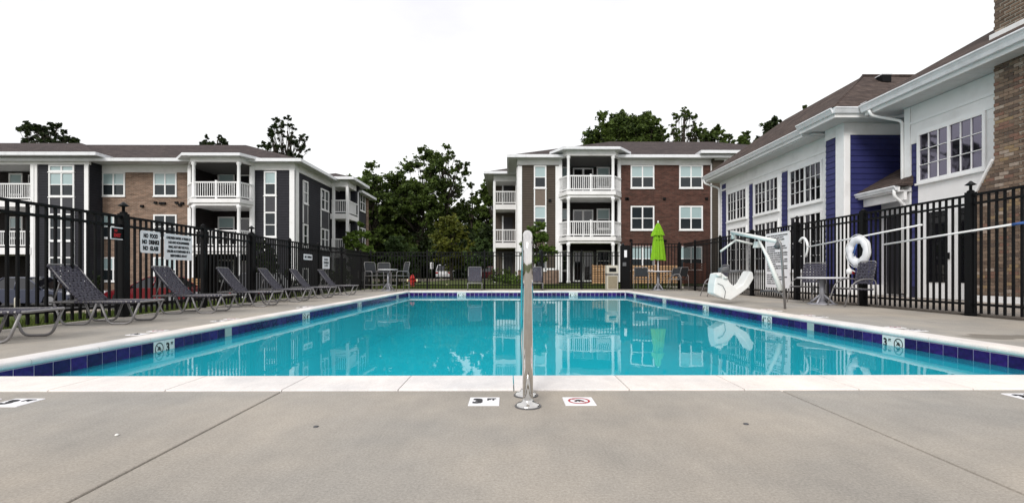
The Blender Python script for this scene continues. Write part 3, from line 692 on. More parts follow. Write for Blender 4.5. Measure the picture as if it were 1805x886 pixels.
def stack(b, px0, px1, Y, rows, zt, zb, cols=1, dark='panel'):
    """tall white-framed strip of windows and spandrel panels; rows = (py0, py1, kind)"""
    for (a, c, k) in rows:
        if k == 'w': window(b, px0, px1, a, c, Y, cols, True, .07)
        elif k == 'd': window(b, px0, px1, a, c, Y, cols, False, .07)
        elif k == 't':
            x0, x1 = XY(px0, Y), XY(px1, Y); z1, z0 = ZY(px0, a, Y), ZY(px0, c, Y)
            w_at(b, Vector((x0, Y, z0)), Vector((1, 0, 0)), x1 - x0, z1 - z0, Vector((0, -1, 0)), cols, False, .07, rows=1, pane='glass_blind')
        else:
            x0, x1 = XY(px0, Y), XY(px1, Y); z1, z0 = ZY(px0, a, Y), ZY(px0, c, Y)
            m = MB(); t = .08
            for q0, q1 in ((x0, x0 + t), (x1 - t, x1)) + ((((x0 + x1) / 2 - .05, (x0 + x1) / 2 + .05),) if cols == 2 else ()):
                part('panel_frame', MB().box(q0, q1, Y - .065, Y, z0, z1), 'white', b, world=True)
            bx(b, 'spandrel_panel', dark, x0 + t, x1 - t, Y - .03, Y + .01, z0, z1)
def bay(b, pcx0, pcx1, psx0, psx1, Yw, Yf, Yb, floors, ztop, eave_z, shade='wall_shade', doors=()):
    """projecting balcony tower: column front, angled sides, recess behind.  floors = [z of each floor]"""
    xc0, xc1 = XY(pcx0, Yf), XY(pcx1, Yf); xs0, xs1 = XY(psx0, Yw), XY(psx1, Yw)
    for i, z in enumerate(floors):
        ceil = floors[i + 1] - .42 if i + 1 < len(floors) else ztop
        if i > 0:
            pts = [(xs0 - .06, Yw - .06, z - .26), (xc0 - .14, Yf - .14, z - .26), (xc1 + .14, Yf - .14, z - .26), (xs1 + .06, Yw - .06, z - .26)]
            part('balcony_floor', MB().prism(pts, (0, 0, .24)), 'trim', b, world=True)
            pts = [(xs0 - .0, Yw, z - .42), (xc0 - .04, Yf - .04, z - .42), (xc1 + .04, Yf - .04, z - .42), (xs1 + .0, Yw, z - .42)]
            part('balcony_beam', MB().prism(pts, (0, 0, .158)), 'trim', b, world=True)
            railing(b, (xc0, Yf), (xc1, Yf), z, mid=True); railing(b, (xs0, Yw - .08), (xc0, Yf), z); railing(b, (xc1, Yf), (xs1, Yw - .08), z)
            bx(b, 'recess_floor', 'trim', xs0, xs1, Yw - .02, Yb, z - .3, z - .05)
        for (x, y) in ((xc0, Yf), (xc1, Yf)): column(b, x, y, z if i else z - .05, ceil)
        for x in (xs0 + .09, xs1 - .09): bx(b, 'corner_post', 'white', x - .1, x + .1, Yw - .12, Yw + .1, z, ceil)
        # back wall openings: window, door pair
        W = xs1 - xs0
        for (f0, f1, kind) in doors:
            a, c = xs0 + W * f0, xs0 + W * f1
            if kind == 'window': w_at(b, Vector((a, Yb, z + .75)), Vector((1, 0, 0)), c - a, 1.45, Vector((0, -1, 0)), 1, i != 0 and True, .05)
            else:
                dr = bx(b, 'patio_door', 'white', a, c, Yb - .06, Yb + .01, z, z + 2.12)
                mid_ = (a + c) / 2
                for (q0, q1) in ((a + .09, mid_ - .07), (mid_ + .07, c - .09)):
                    o_ = link('door_leaf', MB().box(q0, q1, Yb - .085, Yb - .055, z + .1, z + 2.02).mesh('door_leaf', 'glass_door', WLB(b)), dr)
    m_ = MB().box(xs0 - .02, xs0 + .03, Yw + .12, Yb - .001, floors[0] - .05, ztop); part('recess_side_shade', m_, 'wall_shade', b, world=True)  # thin dark sheets added over the recess sides as painted shade
    m_ = MB().box(xs1 - .03, xs1 + .02, Yw + .12, Yb - .001, floors[0] - .05, ztop); part('recess_side_shade', m_, 'wall_shade', b, world=True)
    part('recess_ceiling_shade', MB().prism([(xs0, Yw + .1, ztop - .03), (xc0 + .12, Yf + .14, ztop - .03), (xc1 - .12, Yf + .14, ztop - .03), (xs1, Yw + .1, ztop - .03), (xs1 - .05, Yb - .01, ztop - .03), (xs0 + .05, Yb - .01, ztop - .03)], (0, 0, .028)), 'ceiling_shade', b, world=True)  # dark sheet under the white beam, shade put into its colour
    # head beam and roof
    pts = [(xs0 - .06, Yw, ztop), (xc0 - .12, Yf - .12, ztop), (xc1 + .12, Yf - .12, ztop), (xs1 + .06, Yw, ztop), (xs1 + .06, Yb, ztop), (xs0 - .06, Yb, ztop)]
    part('head_beam', MB().prism(pts, (0, 0, eave_z - .14 - ztop)), 'trim', b, world=True)
    o = .55
    e_ = [(xs0 - o - .1, Yw + .9), (xs0 - o - .1, Yw - .25), (xc0 - .35, Yf - o), (xc1 + .35, Yf - o), (xs1 + o + .1, Yw - .25), (xs1 + o + .1, Yw + .9), (xs1 + o, Yw + 4.5), (xs0 - o, Yw + 4.5)]
    part('bay_gutter', MB().prism([(x, y, eave_z - .14) for x, y in e_], (0, 0, .16)), 'gutter', b, world=True)
    cx = (xs0 + xs1) / 2; v = [(x, y, eave_z + .022) for x, y in e_] + [(cx - .3, Yw + 1.6, eave_z + .85), (cx + .3, Yw + 1.6, eave_z + .85), (cx + .3, Yw + 4.5, eave_z + .9), (cx - .3, Yw + 4.5, eave_z + .9)]
    part('bay_roof', MB().add(v, [(2, 3, 9, 8), (1, 2, 8), (3, 4, 9), (4, 5, 9), (0, 1, 8), (5, 6, 10, 9), (7, 0, 8, 11), (8, 9, 10, 11), (6, 7, 11, 10), (7, 6, 5, 4, 3, 2, 1, 0)]), 'shingle', b, world=True)
def vents(b, pts, Y):
    for (px, py) in pts:
        x, z = XY(px, Y), ZY(px, py, Y); bx(b, 'vent_cap', 'black', x - .09, x + .09, Y - .1, Y, z - .08, z + .06)
# ---------------- left building
bl = thing('apartment_building', 'three storey tan brick and charcoal siding apartment block with white balconies behind the left fence', 'building', (-25, 38, -1.0))
Y = 31.0; YF = 30.4; YL = 30.0; g0 = -1.05
xR = XY(519, YF); zE = ZY(400, 287, YF)
bx(bl, 'wall', 'wall_shade', -44, xR - .01, 32.9, 43.4, g0, zE - .1, 'main walls, coloured dark for the recess shade')
bx(bl, 'brick_wall', 'brick_tan', XY(163, Y), XY(334, Y), Y, 32.89, g0, zE - .3)
bx(bl, 'siding_wall', 'siding_dark', XY(441, YF), xR, YF, 32.89, g0, zE - .1)
bx(bl, 'siding_wall', 'siding_dark', XY(58, YL), XY(157, YL), YL, 32.89, g0, ZY(100, 280, YL))
# side wall facing the lane
m = MB().box(xR - .3, xR, 32.88, 43.3, g0, zE - .1); part('side_siding', m, 'siding_dark', bl, world=True)
# roofs
zr = zE + .12; hip_roof(bl, -44, xR + .55, YF - .55, 43.8, zr, .38); eave(bl, -44, xR + .55, YF - .55, 43.8, zr)
zl = ZY(100, 274, YL) ; hip_roof(bl, -44.6, XY(170, YL - .6), YL - .7, 41, zl, .36, name='wing_roof'); eave(bl, -44.6, XY(170, YL - .6), YL - .7, 41, zl)
bx(bl, 'frieze', 'trim', XY(163, Y), XY(334, Y), Y - .05, Y + .1, ZY(250, 304, Y), zE + .0)
bx(bl, 'frieze', 'trim', XY(441, YF) , xR + .04, YF - .05, YF + .1, ZY(480, 300, YF), zE)
bx(bl, 'frieze', 'trim', xR - .08, xR + .05, YF + .11, 43.35, ZY(480, 300, YF), zE - .01)
bx(bl, 'frieze', 'trim', -44, XY(158, YL), YL - .05, YL + .1, ZY(100, 290, YL), zl - .15)
# left wing
pbx(bl, 'corner_board', 'white', 56, 62, YL, g0, ZY(60, 290, YL), .1); pbx(bl, 'pilaster', 'trim', 62.3, 67, YL, g0, ZY(60, 290, YL), .07)
pbx(bl, 'corner_board', 'white', 150, 157, YL, g0, ZY(60, 290, YL), .07); pbx(bl, 'downspout', 'white', 160, 164, Y, g0, ZY(60, 294, YL), .16)
stack(bl, 87, 132, YL, [(291, 303, 't'), (303.5, 347, 'w'), (347.5, 376, 'p'), (376.5, 425, 'd'), (425.5, 452, 'p'), (452.5, 500, 'd')], 0, 0, 2)
for (a, c) in ((180, 221), (271, 312)):
    for k, (r0, r1) in enumerate(((304, 346), (378, 420), (453, 496))): window(bl, a, c, r0, r1, Y, 2, not (k == 1 and a > 200))
vents(bl, ((168, 364), (173, 364), (251, 363), (275, 357), (284, 358), (290, 358), (312, 357), (318, 361), (322, 358), (171, 440), (145, 364)), Y - .01)
stack(bl, 466, 488, YF, [(302, 345, 'w'), (345.5, 373, 'p'), (373.5, 418, 'd'), (418.5, 446, 'p'), (446.5, 490, 'd')], 0, 0, 1)
pbx(bl, 'corner_board', 'white', 442, 449.5, YF, g0, zE - .25, .08); pbx(bl, 'corner_board', 'white', 511, 519.5, YF, g0, zE - .25, .07)
bx(bl, 'corner_board', 'white', xR - .05, xR + .07, YF + .11, YF + .5, g0, zE - .25)
# lane side windows (facing +X)
for (ya, w, zz) in ((31.6, .75, ((5.15, 1.5), (2.35, 1.5), (-.5, 1.5))), (34.6, 1.5, ((5.15, 1.5), (2.35, 1.5), (-.5, 1.5)))):
    for (z, h) in zz: w_at(bl, Vector((xR, ya, z)), Vector((0, 1, 0)), w, h, Vector((1, 0, 0)), 1 if w < 1 else 2, False, .07)
    bx(bl, 'panel_frame', 'white', xR, xR + .05, ya, ya + w, 3.9, 5.09); bx(bl, 'spandrel_panel', 'panel', xR + .03, xR + .06, ya + .09, ya + w - .09, 3.9, 5.09)
# balcony tower
fl = [-.62, 2.23, 5.10]
bay(bl, 341.5, 421, 333, 447, YF, 29.3, 32.9, fl, ZY(380, 285, 29.2), ZY(380, 270, 28.8), doors=((.08, .36, 'window'), (.44, .80, 'door'), (.84, .98, 'window')))
# far left stacked balconies
for z in fl[1:]:
    bx(bl, 'balcony_floor', 'trim', -44, XY(58, YL), YL - .15, 32.88, z - .42, z - .02); railing(bl, (-44, YL - .05), (XY(57, YL), YL - .05), z)
    w_at(bl, Vector((-33.2, 32.9, z + .75)), Vector((1, 0, 0)), .9, 1.45, Vector((0, -1, 0)), 1, True); bx(bl, 'patio_door', 'white', -31.9, -30.6, 32.84, 32.89, z, z + 2.1)
    bx(bl, 'door_leaf', 'glass_door', -31.8, -30.7, 32.8, 32.838, z + .1, z + 2.0)
for x in (-32.9, -36.5, -40): bx(bl, 'column', 'white', x - .1, x + .1, YL - .1, YL + .1, g0, zl - .9)
# rear block on the lane side
Y2 = 36.5; x2 = XY(613, Y2); zt2 = ZY(590, 312, Y2 - .5)
bx(bl, 'wall', 'siding_dark', xR + .01, x2 - .02, Y2 + 1.9, 39.4, g0, zt2 - .15)
bx(bl, 'side_siding', 'siding_dark', x2 - .3, x2 + .02, Y2 + 2.0, 39.4, g0, zt2 - .15)
hip_roof(bl, xR - 2, x2 + .5, Y2 - .5, 39.9, zt2, .352, name='rear_roof'); eave(bl, xR - 2, x2 + .5, Y2 - .5, 39.9, zt2)
bx(bl, 'head_beam', 'trim', xR + .02, x2 + .02, Y2, Y2 + 2.4, zt2 - .62, zt2 - .17)
for z in fl[1:]:
    bx(bl, 'balcony_floor', 'trim', xR + .02, x2 + .03, Y2 - .05, Y2 + 2.4, z - .40, z - .02)
    railing(bl, (xR + .1, Y2), (x2, Y2), z); railing(bl, (x2, Y2 + .05), (x2, Y2 + 2.4), z)
for x in (xR + .25, x2 - .03): bx(bl, 'column', 'white', x - .09, x + .09, Y2 - .08, Y2 + .1, g0, zt2 - .62)
bx(bl, 'column', 'white', x2 - .12, x2 + .06, Y2 + 2.3, Y2 + 2.5, g0, zt2 - .62)
for z in fl:
    bx(bl, 'patio_door', 'door_dark', xR + .9, x2 - .5, Y2 + 1.85, Y2 + 1.895, z, z + 2.2); bx(bl, 'door_frame', 'white', xR + .78, xR + .89, Y2 + 1.83, Y2 + 1.9, z, z + 2.3)
bx(bl, 'rear_wing', 'siding_dark', xR - 1, x2 - .25, 39.42, 42.6, g0, zt2 - .6); bx(bl, 'corner_board', 'brick_tan', x2 - .3, x2 - .2, 42.0, 42.65, g0, zt2 - .6)
hip_roof(bl, xR - 2, x2 + .2, 39.2, 43.1, zt2 - .45, .352, name='rear_roof')
eave(bl, xR - 2, x2 + .2, 39.2, 43.1, zt2 - .45)
for z in fl: w_at(bl, Vector((x2 - .25, 40.2, z + .7)), Vector((0, 1, 0)), 1.5, 1.5, Vector((1, 0, 0)), 2, False, .06)

# ---------------- right building
br = thing('apartment_building', 'three storey dark red brick and brown siding apartment block behind the lime umbrella', 'building', (8, 40, 0))
Y = 32.6; g0 = -.2; xL = XY(913, Y); zE = ZY(1170, 277, Y - .5)
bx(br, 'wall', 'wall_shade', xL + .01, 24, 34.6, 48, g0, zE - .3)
bx(br, 'siding_wall', 'siding_brown', xL, XY(985, Y), Y, 34.59, .9, zE - .3); bx(br, 'brick_base', 'brick_tan', xL, XY(985, Y), Y - .03, 34.59, g0, .899)
bx(br, 'sill_band', 'white', xL - .03, XY(986, Y), Y - .07, Y - .001, .88, 1.0)
bx(br, 'brick_wall', 'brick_red', XY(1094, Y), XY(1253, Y), Y, 34.59, g0, zE - .3)
bx(br, 'siding_wall', 'siding_brown', XY(1253.2, Y), 24, Y - .3, 34.59, g0, zE + .3)
bx(br, 'side_siding', 'siding_brown', xL - .02, xL + .3, 34.6, 48, g0, zE - .3)
zr = zE + .1; hip_roof(br, xL - .6, 25, Y - .6, 48.5, zr, .375); eave(br, xL - .6, 25, Y - .6, 48.5, zr)
bx(br, 'frieze', 'trim', xL - .04, XY(986, Y), Y - .05, Y + .1, ZY(950, 291, Y), zr - .16); bx(br, 'frieze', 'trim', XY(1094, Y), XY(1253, Y), Y - .05, Y + .1, ZY(1170, 291, Y), zr - .16)
bx(br, 'frieze', 'trim', xL - .06, xL + .08, Y + .12, 48, ZY(950, 291, Y), zr - .17)
pbx(br, 'corner_board', 'white', 913, 920, Y, 1.0, zE - .5, .08); pbx(br, 'corner_board', 'white', 979, 986.5, Y, 1.0, zE - .5, .08)
bx(br, 'corner_board', 'white', xL - .08, xL + .05, Y + .12, Y + .5, g0, zE - .5)
stack(br, 941, 963, Y, [(292, 332, 'w'), (332.5, 362, 'q'), (362.5, 406, 'w'), (406.5, 434, 'q'), (434.5, 477, 'd')], 0, 0, 1, 'panel_brown')
for (a, c) in ((1111.5, 1153), (1197, 1238.5)):
    for k, (r0, r1) in enumerate(((291.5, 332), (363, 405.5), (434, 477))): window(br, a, c, r0, r1, Y, 2, not (k == 1 and a < 1150))
pbx(br, 'downspout', 'white', 1252, 1256, Y, g0, zE - .3, .16)
vents(br, ((969, 353), (1104, 350), (1106, 350), (1171, 350), (1245, 350), (1172, 424), (1112, 423)), Y - .01)
f2 = [.08, 3.02, 5.95]
bay(br, 1002, 1080.5, 985.5, 1093.5, Y, 31.5, 34.6, f2, ZY(1040, 274, 31.4), ZY(1040, 259, 31.0), doors=((.04, .22, 'window'), (.29, .64, 'door'), (.70, .93, 'window')))
# projecting right end with its own roof
zw = ZY(1270, 266, Y - .9)
hip_roof(br, XY(1238, Y - .9), 25, Y - .9, 44, zw, .30, name='wing_roof'); eave(br, XY(1238, Y - .9), 25, Y - .9, 44, zw)
bx(br, 'frieze', 'trim', XY(1256, Y), 24, Y - .36, Y - .2, ZY(1270, 284, Y), zw - .17)
pbx(br, 'corner_board', 'white', 1276, 1281, Y - .3, g0, ZY(1270, 284, Y), .07)
window(br, 1290, 1312, 296, 336, Y - .3, 1, False)
# rear block at its left
Y3 = 37.6; x3a, x3b = XY(870, Y3), XY(913, Y3) + .4; zt3 = ZY(885, 303, Y3 - .5)
bx(br, 'wall', 'siding_brown', x3a + .05, x3b, Y3 + 2, 47, g0, zt3 - .15); hip_roof(br, x3a - .6, x3b + 1, Y3 - .6, 47.5, zt3, .36, name='rear_roof'); eave(br, x3a - .6, x3b + 1, Y3 - .6, 47.5, zt3)
bx(br, 'head_beam', 'trim', x3a, x3b, Y3, Y3 + 2.0, zt3 - .6, zt3 - .17)
for z in f2[1:]:
    bx(br, 'balcony_floor', 'trim', x3a - .03, x3b, Y3 - .05, Y3 + 2.0, z - .4, z - .02); railing(br, (x3a + .05, Y3), (x3b, Y3), z); railing(br, (x3a, Y3 + .05), (x3a, Y3 + 2.0), z)
for x in (x3a + .06, x3b - .5): bx(br, 'column', 'white', x - .09, x + .09, Y3 - .08, Y3 + .1, g0, zt3 - .6)
for z in f2:
    bx(br, 'patio_door', 'door_dark', x3a + .75, x3b - .8, Y3 + 1.95, Y3 + 1.99, z, z + 2.15); bx(br, 'door_frame', 'white', x3a + .62, x3a + .74, Y3 + 1.93, Y3 + 1.99, z, z + 2.25)

# ================================================================== CLUBHOUSE
XB, XA, XP = 10.90, 10.37, 10.13
cb = thing('clubhouse', 'white and blue clubhouse with brick chimney and steep brown roof along the right side', 'building', (14, 16, 0))
ZG = .05
def cbx(name, mat, x0, x1, y0, y1, z0, z1, label=None): return bx(cb, name, mat, x0, x1, y0, y1, z0, z1, label)
def boards_x(X, ya, yb, z0, z1, pitch=.178, thick=.026):
    """lap boards on a wall facing -X: each leans out at its lower edge"""
    n = int(round((z1 - z0) / pitch)); p = (z1 - z0) / n
    key = ('bx', round(yb - ya, 3), round(p, 4))
    m = MB().prism([(0, 0, -.004), (-thick, 0, -.004), (-thick * .35, 0, p - .008), (0, 0, p - .008)][::-1], (0, yb - ya, 0)).mesh('siding_board', 'blue')
    for k in range(n): link('siding_board', m, cb, Vector((X, ya, z0 + k * p)) - WLB(cb))
def boards_y(Y_, xa, xb, z0, z1, pitch=.178, thick=.032):
    n = int(round((z1 - z0) / pitch)); p = (z1 - z0) / n
    m = MB().prism([(0, 0, -.004), (0, -thick, -.004), (0, -thick * .35, p - .008), (0, 0, p - .008)], (xb - xa, 0, 0)).mesh('siding_board', 'blue')
    for k in range(n): link('siding_board', m, cb, Vector((xa, Y_, z0 + k * p)) - WLB(cb))
YA, YFAR = 14.75, 23.9
# -- far wing
cbx('wall', 'trim', XA + .04, 19, YA + .05, YFAR, -.05, 5.05)
cbx('frieze_panel', 'trim', XA + .01, XA + .039, 15.7, YFAR, 4.50, 5.12)
cbx('frieze_moulding', 'white', XA - .015, XA + .009, 15.7, YFAR, 4.62, 4.70)
for (ya, yb) in ((21.25, 23.15), (18.72, 20.6), (16.12, 18.0)):
    w = yb - ya
    # white surround panel, upper and lower windows
    cbx('window_surround', 'white', XA + .012, XA + .038, ya - .16, yb + .16, -.0, 4.499)
    for (z0, h, rows_) in ((3.06, 1.36, (3, 3)), (.72, 2.02, (3, 4))):
        w_at(cb, Vector((XA + .012, yb, z0)), Vector((0, -1, 0)), w, h, Vector((-1, 0, 0)), 2, False, .05, rows=1, pane='glass_far', grid=rows_, fw=.07)
for (ya, yb, zt_) in ((23.33, 23.75, 4.95), (20.8, 21.06, 4.46), (18.2, 18.54, 4.46)):
    cbx('pilaster_edge', 'board_back', XA + .02, XA + .039, ya - .01, yb + .01, .3, zt_)
    boards_x(XA + .019, ya, yb, .3, zt_)
cbx('corner_board', 'white', XA - .02, XA + .06, 23.76, 23.93, 0, 5.05)
cbx('base_band', 'white', XA - .03, XA + .039, 15.65, 23.95, -.05, .29)
# bump-out
cbx('bay_wall', 'board_back', XP + .03, 19, YA + .001, 15.62, -.02, 5.22)
boards_x(XP + .029, 15.12, 15.60, .32, 4.85); boards_y(YA, XP + .19, 12.6, .32, 4.90)
cbx('corner_board', 'white', XP - .01, XP + .028, YA - .02, 15.10, .0, 5.189); cbx('corner_board', 'trim', XP + .0281, XP + .18, YA - .03, YA, .0, 5.189)
cbx('frieze_panel', 'trim', XP + .0, 12.6, YA - .035, YA - .031, 4.82, 5.189); cbx('base_band', 'white', XP + .18, 12.6, YA - .04, YA, 0, .31)
cbx('frieze_panel', 'trim', XP + .0, XP + .027, 15.101, 15.62, 4.86, 5.189)
# eaves of the far wing
GX, GZ = 9.74, 5.42
def gutter_y(x, ya, yb, zt_, w=.14, h=.16):
    """ogee gutter running along Y, facing -X"""
    m = MB().prism([(x + w, ya, zt_), (x, ya, zt_), (x - .005, ya, zt_ - .03), (x + .02, ya, zt_ - .06), (x + .05, ya, zt_ - .12), (x + .07, ya, zt_ - h), (x + w, ya, zt_ - h)][::-1], (0, yb - ya, 0))
    return part('gutter', m, 'gutter', cb, world=True)
def gutter_x(y, xa, xb, zt_, w=.14, h=.16):
    m = MB().prism([(xa, y + w, zt_), (xa, y, zt_), (xa, y - .005, zt_ - .03), (xa, y + .02, zt_ - .06), (xa, y + .05, zt_ - .12), (xa, y + .07, zt_ - h), (xa, y + w, zt_ - h)], (xb - xa, 0, 0))
    return part('gutter', m, 'gutter', cb, world=True)
gutter_y(GX - .14, 15.95, 24.35, GZ); cbx('fascia', 'trim', GX, GX + .05, 15.95, 24.3, GZ - .26, GZ - .01)
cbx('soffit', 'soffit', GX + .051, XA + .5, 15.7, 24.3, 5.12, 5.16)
gutter_y(9.36, 14.2, 15.94, GZ + .03); gutter_x(14.06, 9.43, 11.6, GZ + .028)
cbx('fascia', 'trim', 9.5, 9.55, 14.2, 15.94, GZ - .24, GZ + .01); cbx('fascia', 'trim', 9.551, 12.6, 14.2, 14.25, GZ - .24, GZ + .009)
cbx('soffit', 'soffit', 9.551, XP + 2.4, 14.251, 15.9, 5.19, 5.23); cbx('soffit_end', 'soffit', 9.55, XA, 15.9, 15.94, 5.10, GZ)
m = MB(); sl = .8
rx = 12.3; ry0, ry1 = 16.95, 21.7; e0 = (9.70, 24.4)
v = [(9.4, 14.1, GZ + .04), (12.8, 14.1, GZ + .04), (9.4, 15.95, GZ + .04), (GX - .08, 15.95, GZ + .02), (GX - .08, 24.42, GZ + .02), (rx, ry0, GZ + .04 + 2.9 * sl * .87), (rx, ry1, GZ + .04 + 2.9 * sl * .87), (18, ry0, GZ + .04 + 2.9 * sl * .87), (18, 14.1, GZ + .04), (18, ry1, GZ + .04 + 2.9 * sl * .87), (18, 24.42, GZ + .02)]
m.add(v, [(0, 8, 7, 5), (0, 5, 2), (2, 5, 3), (3, 5, 6, 4), (4, 6, 9, 10), (5, 7, 9, 6), (0, 2, 3, 4, 10, 8)][:7])
part('roof', m, 'shingle_near', cb, world=True)
part('ridge_cap', MB().tube([(9.46, 14.16, GZ + .05), (rx, ry0, GZ + .05 + 2.9 * sl * .87)], .035, 6), 'shingle_near', cb, world=True)
part('ridge_cap', MB().tube([(rx, ry0, GZ + .07 + 2.9 * sl * .87), (18, ry0, GZ + .07 + 2.9 * sl * .87)], .05, 6), 'shingle_near', cb, world=True)
cbx('roof_vent', 'black', 12.5, 12.8, 16.3, 16.6, 7.05, 7.28); cbx('roof_vent_cap', 'gutter', 12.48, 12.82, 16.28, 16.62, 7.281, 7.31)
# gutter elbow and downspout at the far end
part('downspout', MB().tube(smooth_path([(GX - .05, 24.2, GZ - .14), (GX - .05, 24.2, GZ - .32), (XA - .09, 23.85, GZ - .62), (XA - .09, 23.85, .1)], .12), .045, 8), 'white', cb, world=True)
# -- near wing
YC = 13.4; YN = 6.0
cbx('wall', 'board_back', XB + .04, 19, YN, YC, -.05, 5.1)
cbx('corner_board', 'white', XB - .01, XB + .06, YC - .17, YC + .02, .0, 5.15); cbx('corner_board', 'trim', XB + .061, XB + .25, YC + .0, YC + .03, 0, 5.15)
boards_x(XB + .039, 13.0, 13.19, .3, 2.33); boards_x(XB + .039, 13.0, 13.19, 2.52, 4.12)
cbx('corner_board', 'white', XB + .0, XB + .039, 12.9, 12.99, .0, 2.33); cbx('belt_board', 'white', XB - .01, XB + .039, 10.95, 13.21, 2.34, 2.50)
cbx('frieze_panel', 'trim', XB + .012, XB + .039, 10.5, 13.22, 4.13, 5.15); cbx('frieze_moulding', 'white', XB - .012, XB + .011, 10.5, 13.22, 4.66, 4.73)
cbx('frieze_moulding', 'white', XB - .008, XB + .0115, 10.5, 12.995, 4.36, 4.42)
cbx('window_surround', 'trim', XB + .016, XB + .039, 10.5, 12.99, 2.501, 4.129)
w_at(cb, Vector((XB + .016, 12.98, 3.03)), Vector((0, -1, 0)), 1.87, 1.33, Vector((-1, 0, 0)), 2, False, .05, rows=1, pane='glass_club', grid=(3, 3), fw=.07)
# French doors with tall glass
for (ya, yb) in ((11.95, 12.85), (10.98, 11.88)):
    d = cbx('patio_door', 'white', XB - .02, XB + .039, ya, yb, ZG - .04, 2.339)
    link('glass', MB().box(XB - .035, XB - .019, ya + .18, yb - .18, .42, 2.22).mesh('glass', 'glass_door', WLB(cb)), d)
    link('handle', MB().box(XB - .07, XB - .021, ya + .06, ya + .11, 1.0, 1.16).mesh('handle', 'black', WLB(cb)), d)
cbx('door_trim', 'white', XB - .03, XB + .039, 11.885, 11.945, 0, 2.338); cbx('door_trim', 'white', XB - .03, XB + .039, 12.852, 12.898, 0, 2.338)
# eave of the near wing
GX2, GZ2 = 10.22, 5.44
gutter_y(GX2 - .14, YN - 3, 14.05, GZ2 + .02, .16, .2); cbx('fascia', 'trim', GX2 + .02, GX2 + .06, YN - 3, 14.02, GZ2 - .28, GZ2)
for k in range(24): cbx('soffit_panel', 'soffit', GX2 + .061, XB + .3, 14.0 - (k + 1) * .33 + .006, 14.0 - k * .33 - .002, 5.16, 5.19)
cbx('gutter_stub', 'gutter', 10.3, 10.42, 14.06, 14.3, 5.46, 5.6)
m = MB(); sl2 = .62; rx2 = 13.7; hz = GZ2 + .04 + (rx2 - GX2 + .1) * sl2; q = rx2 - GX2 + .1
v = [(GX2 - .1, 14.1, GZ2 + .04), (GX2 - .1, YN - 3, GZ2 + .04), (rx2, YN - 3, hz), (rx2, 14.1 - q, hz), (18, 14.1 - q, hz), (18, 14.1, GZ2 + .04), (18, YN - 3, hz)]
m.add(v, [(0, 3, 2, 1), (0, 5, 4, 3), (3, 4, 6, 2)]); part('roof', m, 'shingle_near', cb, world=True)
part('downspout', MB().tube(smooth_path([(GX2 - .06, 13.75, GZ2 - .2), (GX2 + .0, 13.75, GZ2 - .35), (XB - .03, 13.46, GZ2 - .6), (XB - .03, 13.46, .1)], .1), .04, 8), 'white', cb, world=True)
# porch roof in the nook
px_, pz_ = 10.55, 3.0
cbx('porch_fascia', 'trim', px_, px_ + .05, 13.2, 14.73, pz_ - .14, pz_); gutter_y(px_ - .12, 13.2, 14.73, pz_ + .02, .12, .12)
cbx('porch_soffit', 'soffit', px_ + .051, 12.5, 13.2, 14.72, pz_ - .14, pz_ - .10)
part('porch_roof', MB().prism([(px_ - .1, 13.15, pz_ + .02), (12.6, 13.15, pz_ + 1.25), (12.6, 13.15, pz_ + .02)][::-1], (0, 1.59, 0)), 'shingle_near', cb, world=True)
cbx('porch_beam', 'trim', px_ + .16, px_ + .24, 13.2, 14.72, pz_ - .36, pz_ - .145)
cbx('porch_wall', 'trim', XB + .35, XB + .42, 13.42, 14.72, 0, pz_ - .2); cbx('porch_door', 'door_dark', XB + .30, XB + .349, 13.65, 14.45, ZG, 2.35)
part('downspout', MB().tube(smooth_path([(px_ - .05, 13.28, pz_ - .08), (px_ - .05, 13.28, pz_ - .25), (XB - .06, 13.33, pz_ - .5), (XB - .06, 13.33, .1)], .08), .04, 8), 'white', cb, world=True)
# chimney: real bricks over a mortar core
XC = 10.62; ch0, ch1 = 10.66, 8.7
def shoulder(z):                                       # far edge of the chimney at height z
    if z < 2.35: return 11.12
    if z < 3.10: return 11.12 - (z - 2.35) / .75 * .46
    return 10.66
core = part('chimney', MB().prism([(XC + .012, 11.11, .0), (XC + .012, 11.11, 2.35), (XC + .012, 10.65, 3.10), (XC + .012, 10.65, 8.2), (XC + .012, ch1 + .01, 8.2), (XC + .012, ch1 + .01, 0)], (.95, 0, 0)), 'mortar', cb, world=True)
bh, bl_ = .066, .205; cand = []
r = 0; z = .16
while z < 8.1:
    yy = ch1 + (.105 if r % 2 else 0); ye = shoulder(z + bh)
    first = True
    while yy < ye - .02:
        y2_ = min(yy + bl_ - .010, ye) if yy + bl_ < ye + .06 else yy + bl_ - .01
        y2_ = min(y2_, ye); cand.append((yy, y2_, z)); yy += bl_
    z += .0762; r += 1
seen = [c for c in cand if c[1] > 10.02 and .2 < c[2] < 6.6]
seen.sort(key=lambda c: -c[1] - (0 if c[2] < 5.2 else -.5)); pick = set(seen[:298])
bm_ = {}
rest = MB()
for c in cand:
    L_ = round(c[1] - c[0], 3); pr = random.uniform(-.005, .006)
    if c in pick:
        if L_ not in bm_:
            bm_[L_] = MB().box(0, .06, 0, L_, 0, bh).mesh('brick', 'brick_piece')
        o_ = link('brick', bm_[L_], core, Vector((XC + pr, c[0], c[2])) - WLB(cb)); o_.rotation_euler.z = random.uniform(-.01, .01)
    else: rest.box(XC + pr, XC + .05, c[0], c[1], c[2], c[2] + bh)
zz = .16
while zz < 8.1:                                         # far face of the stack
    ye = shoulder(zz + bh); rest.box(XC + .06, XC + .5, ye - .02, ye + .004, zz, zz + bh); rest.box(XC + .51, XC + .95, ye - .02, ye + .005, zz, zz + bh); zz += .0762
part('brickwork', rest, 'brick_mass', cb, world=True, kind='stuff')
part('chimney_base', MB().box(XC - .05, XC + .9, ch1, 11.16, -.02, .15), 'white', cb, world=True)
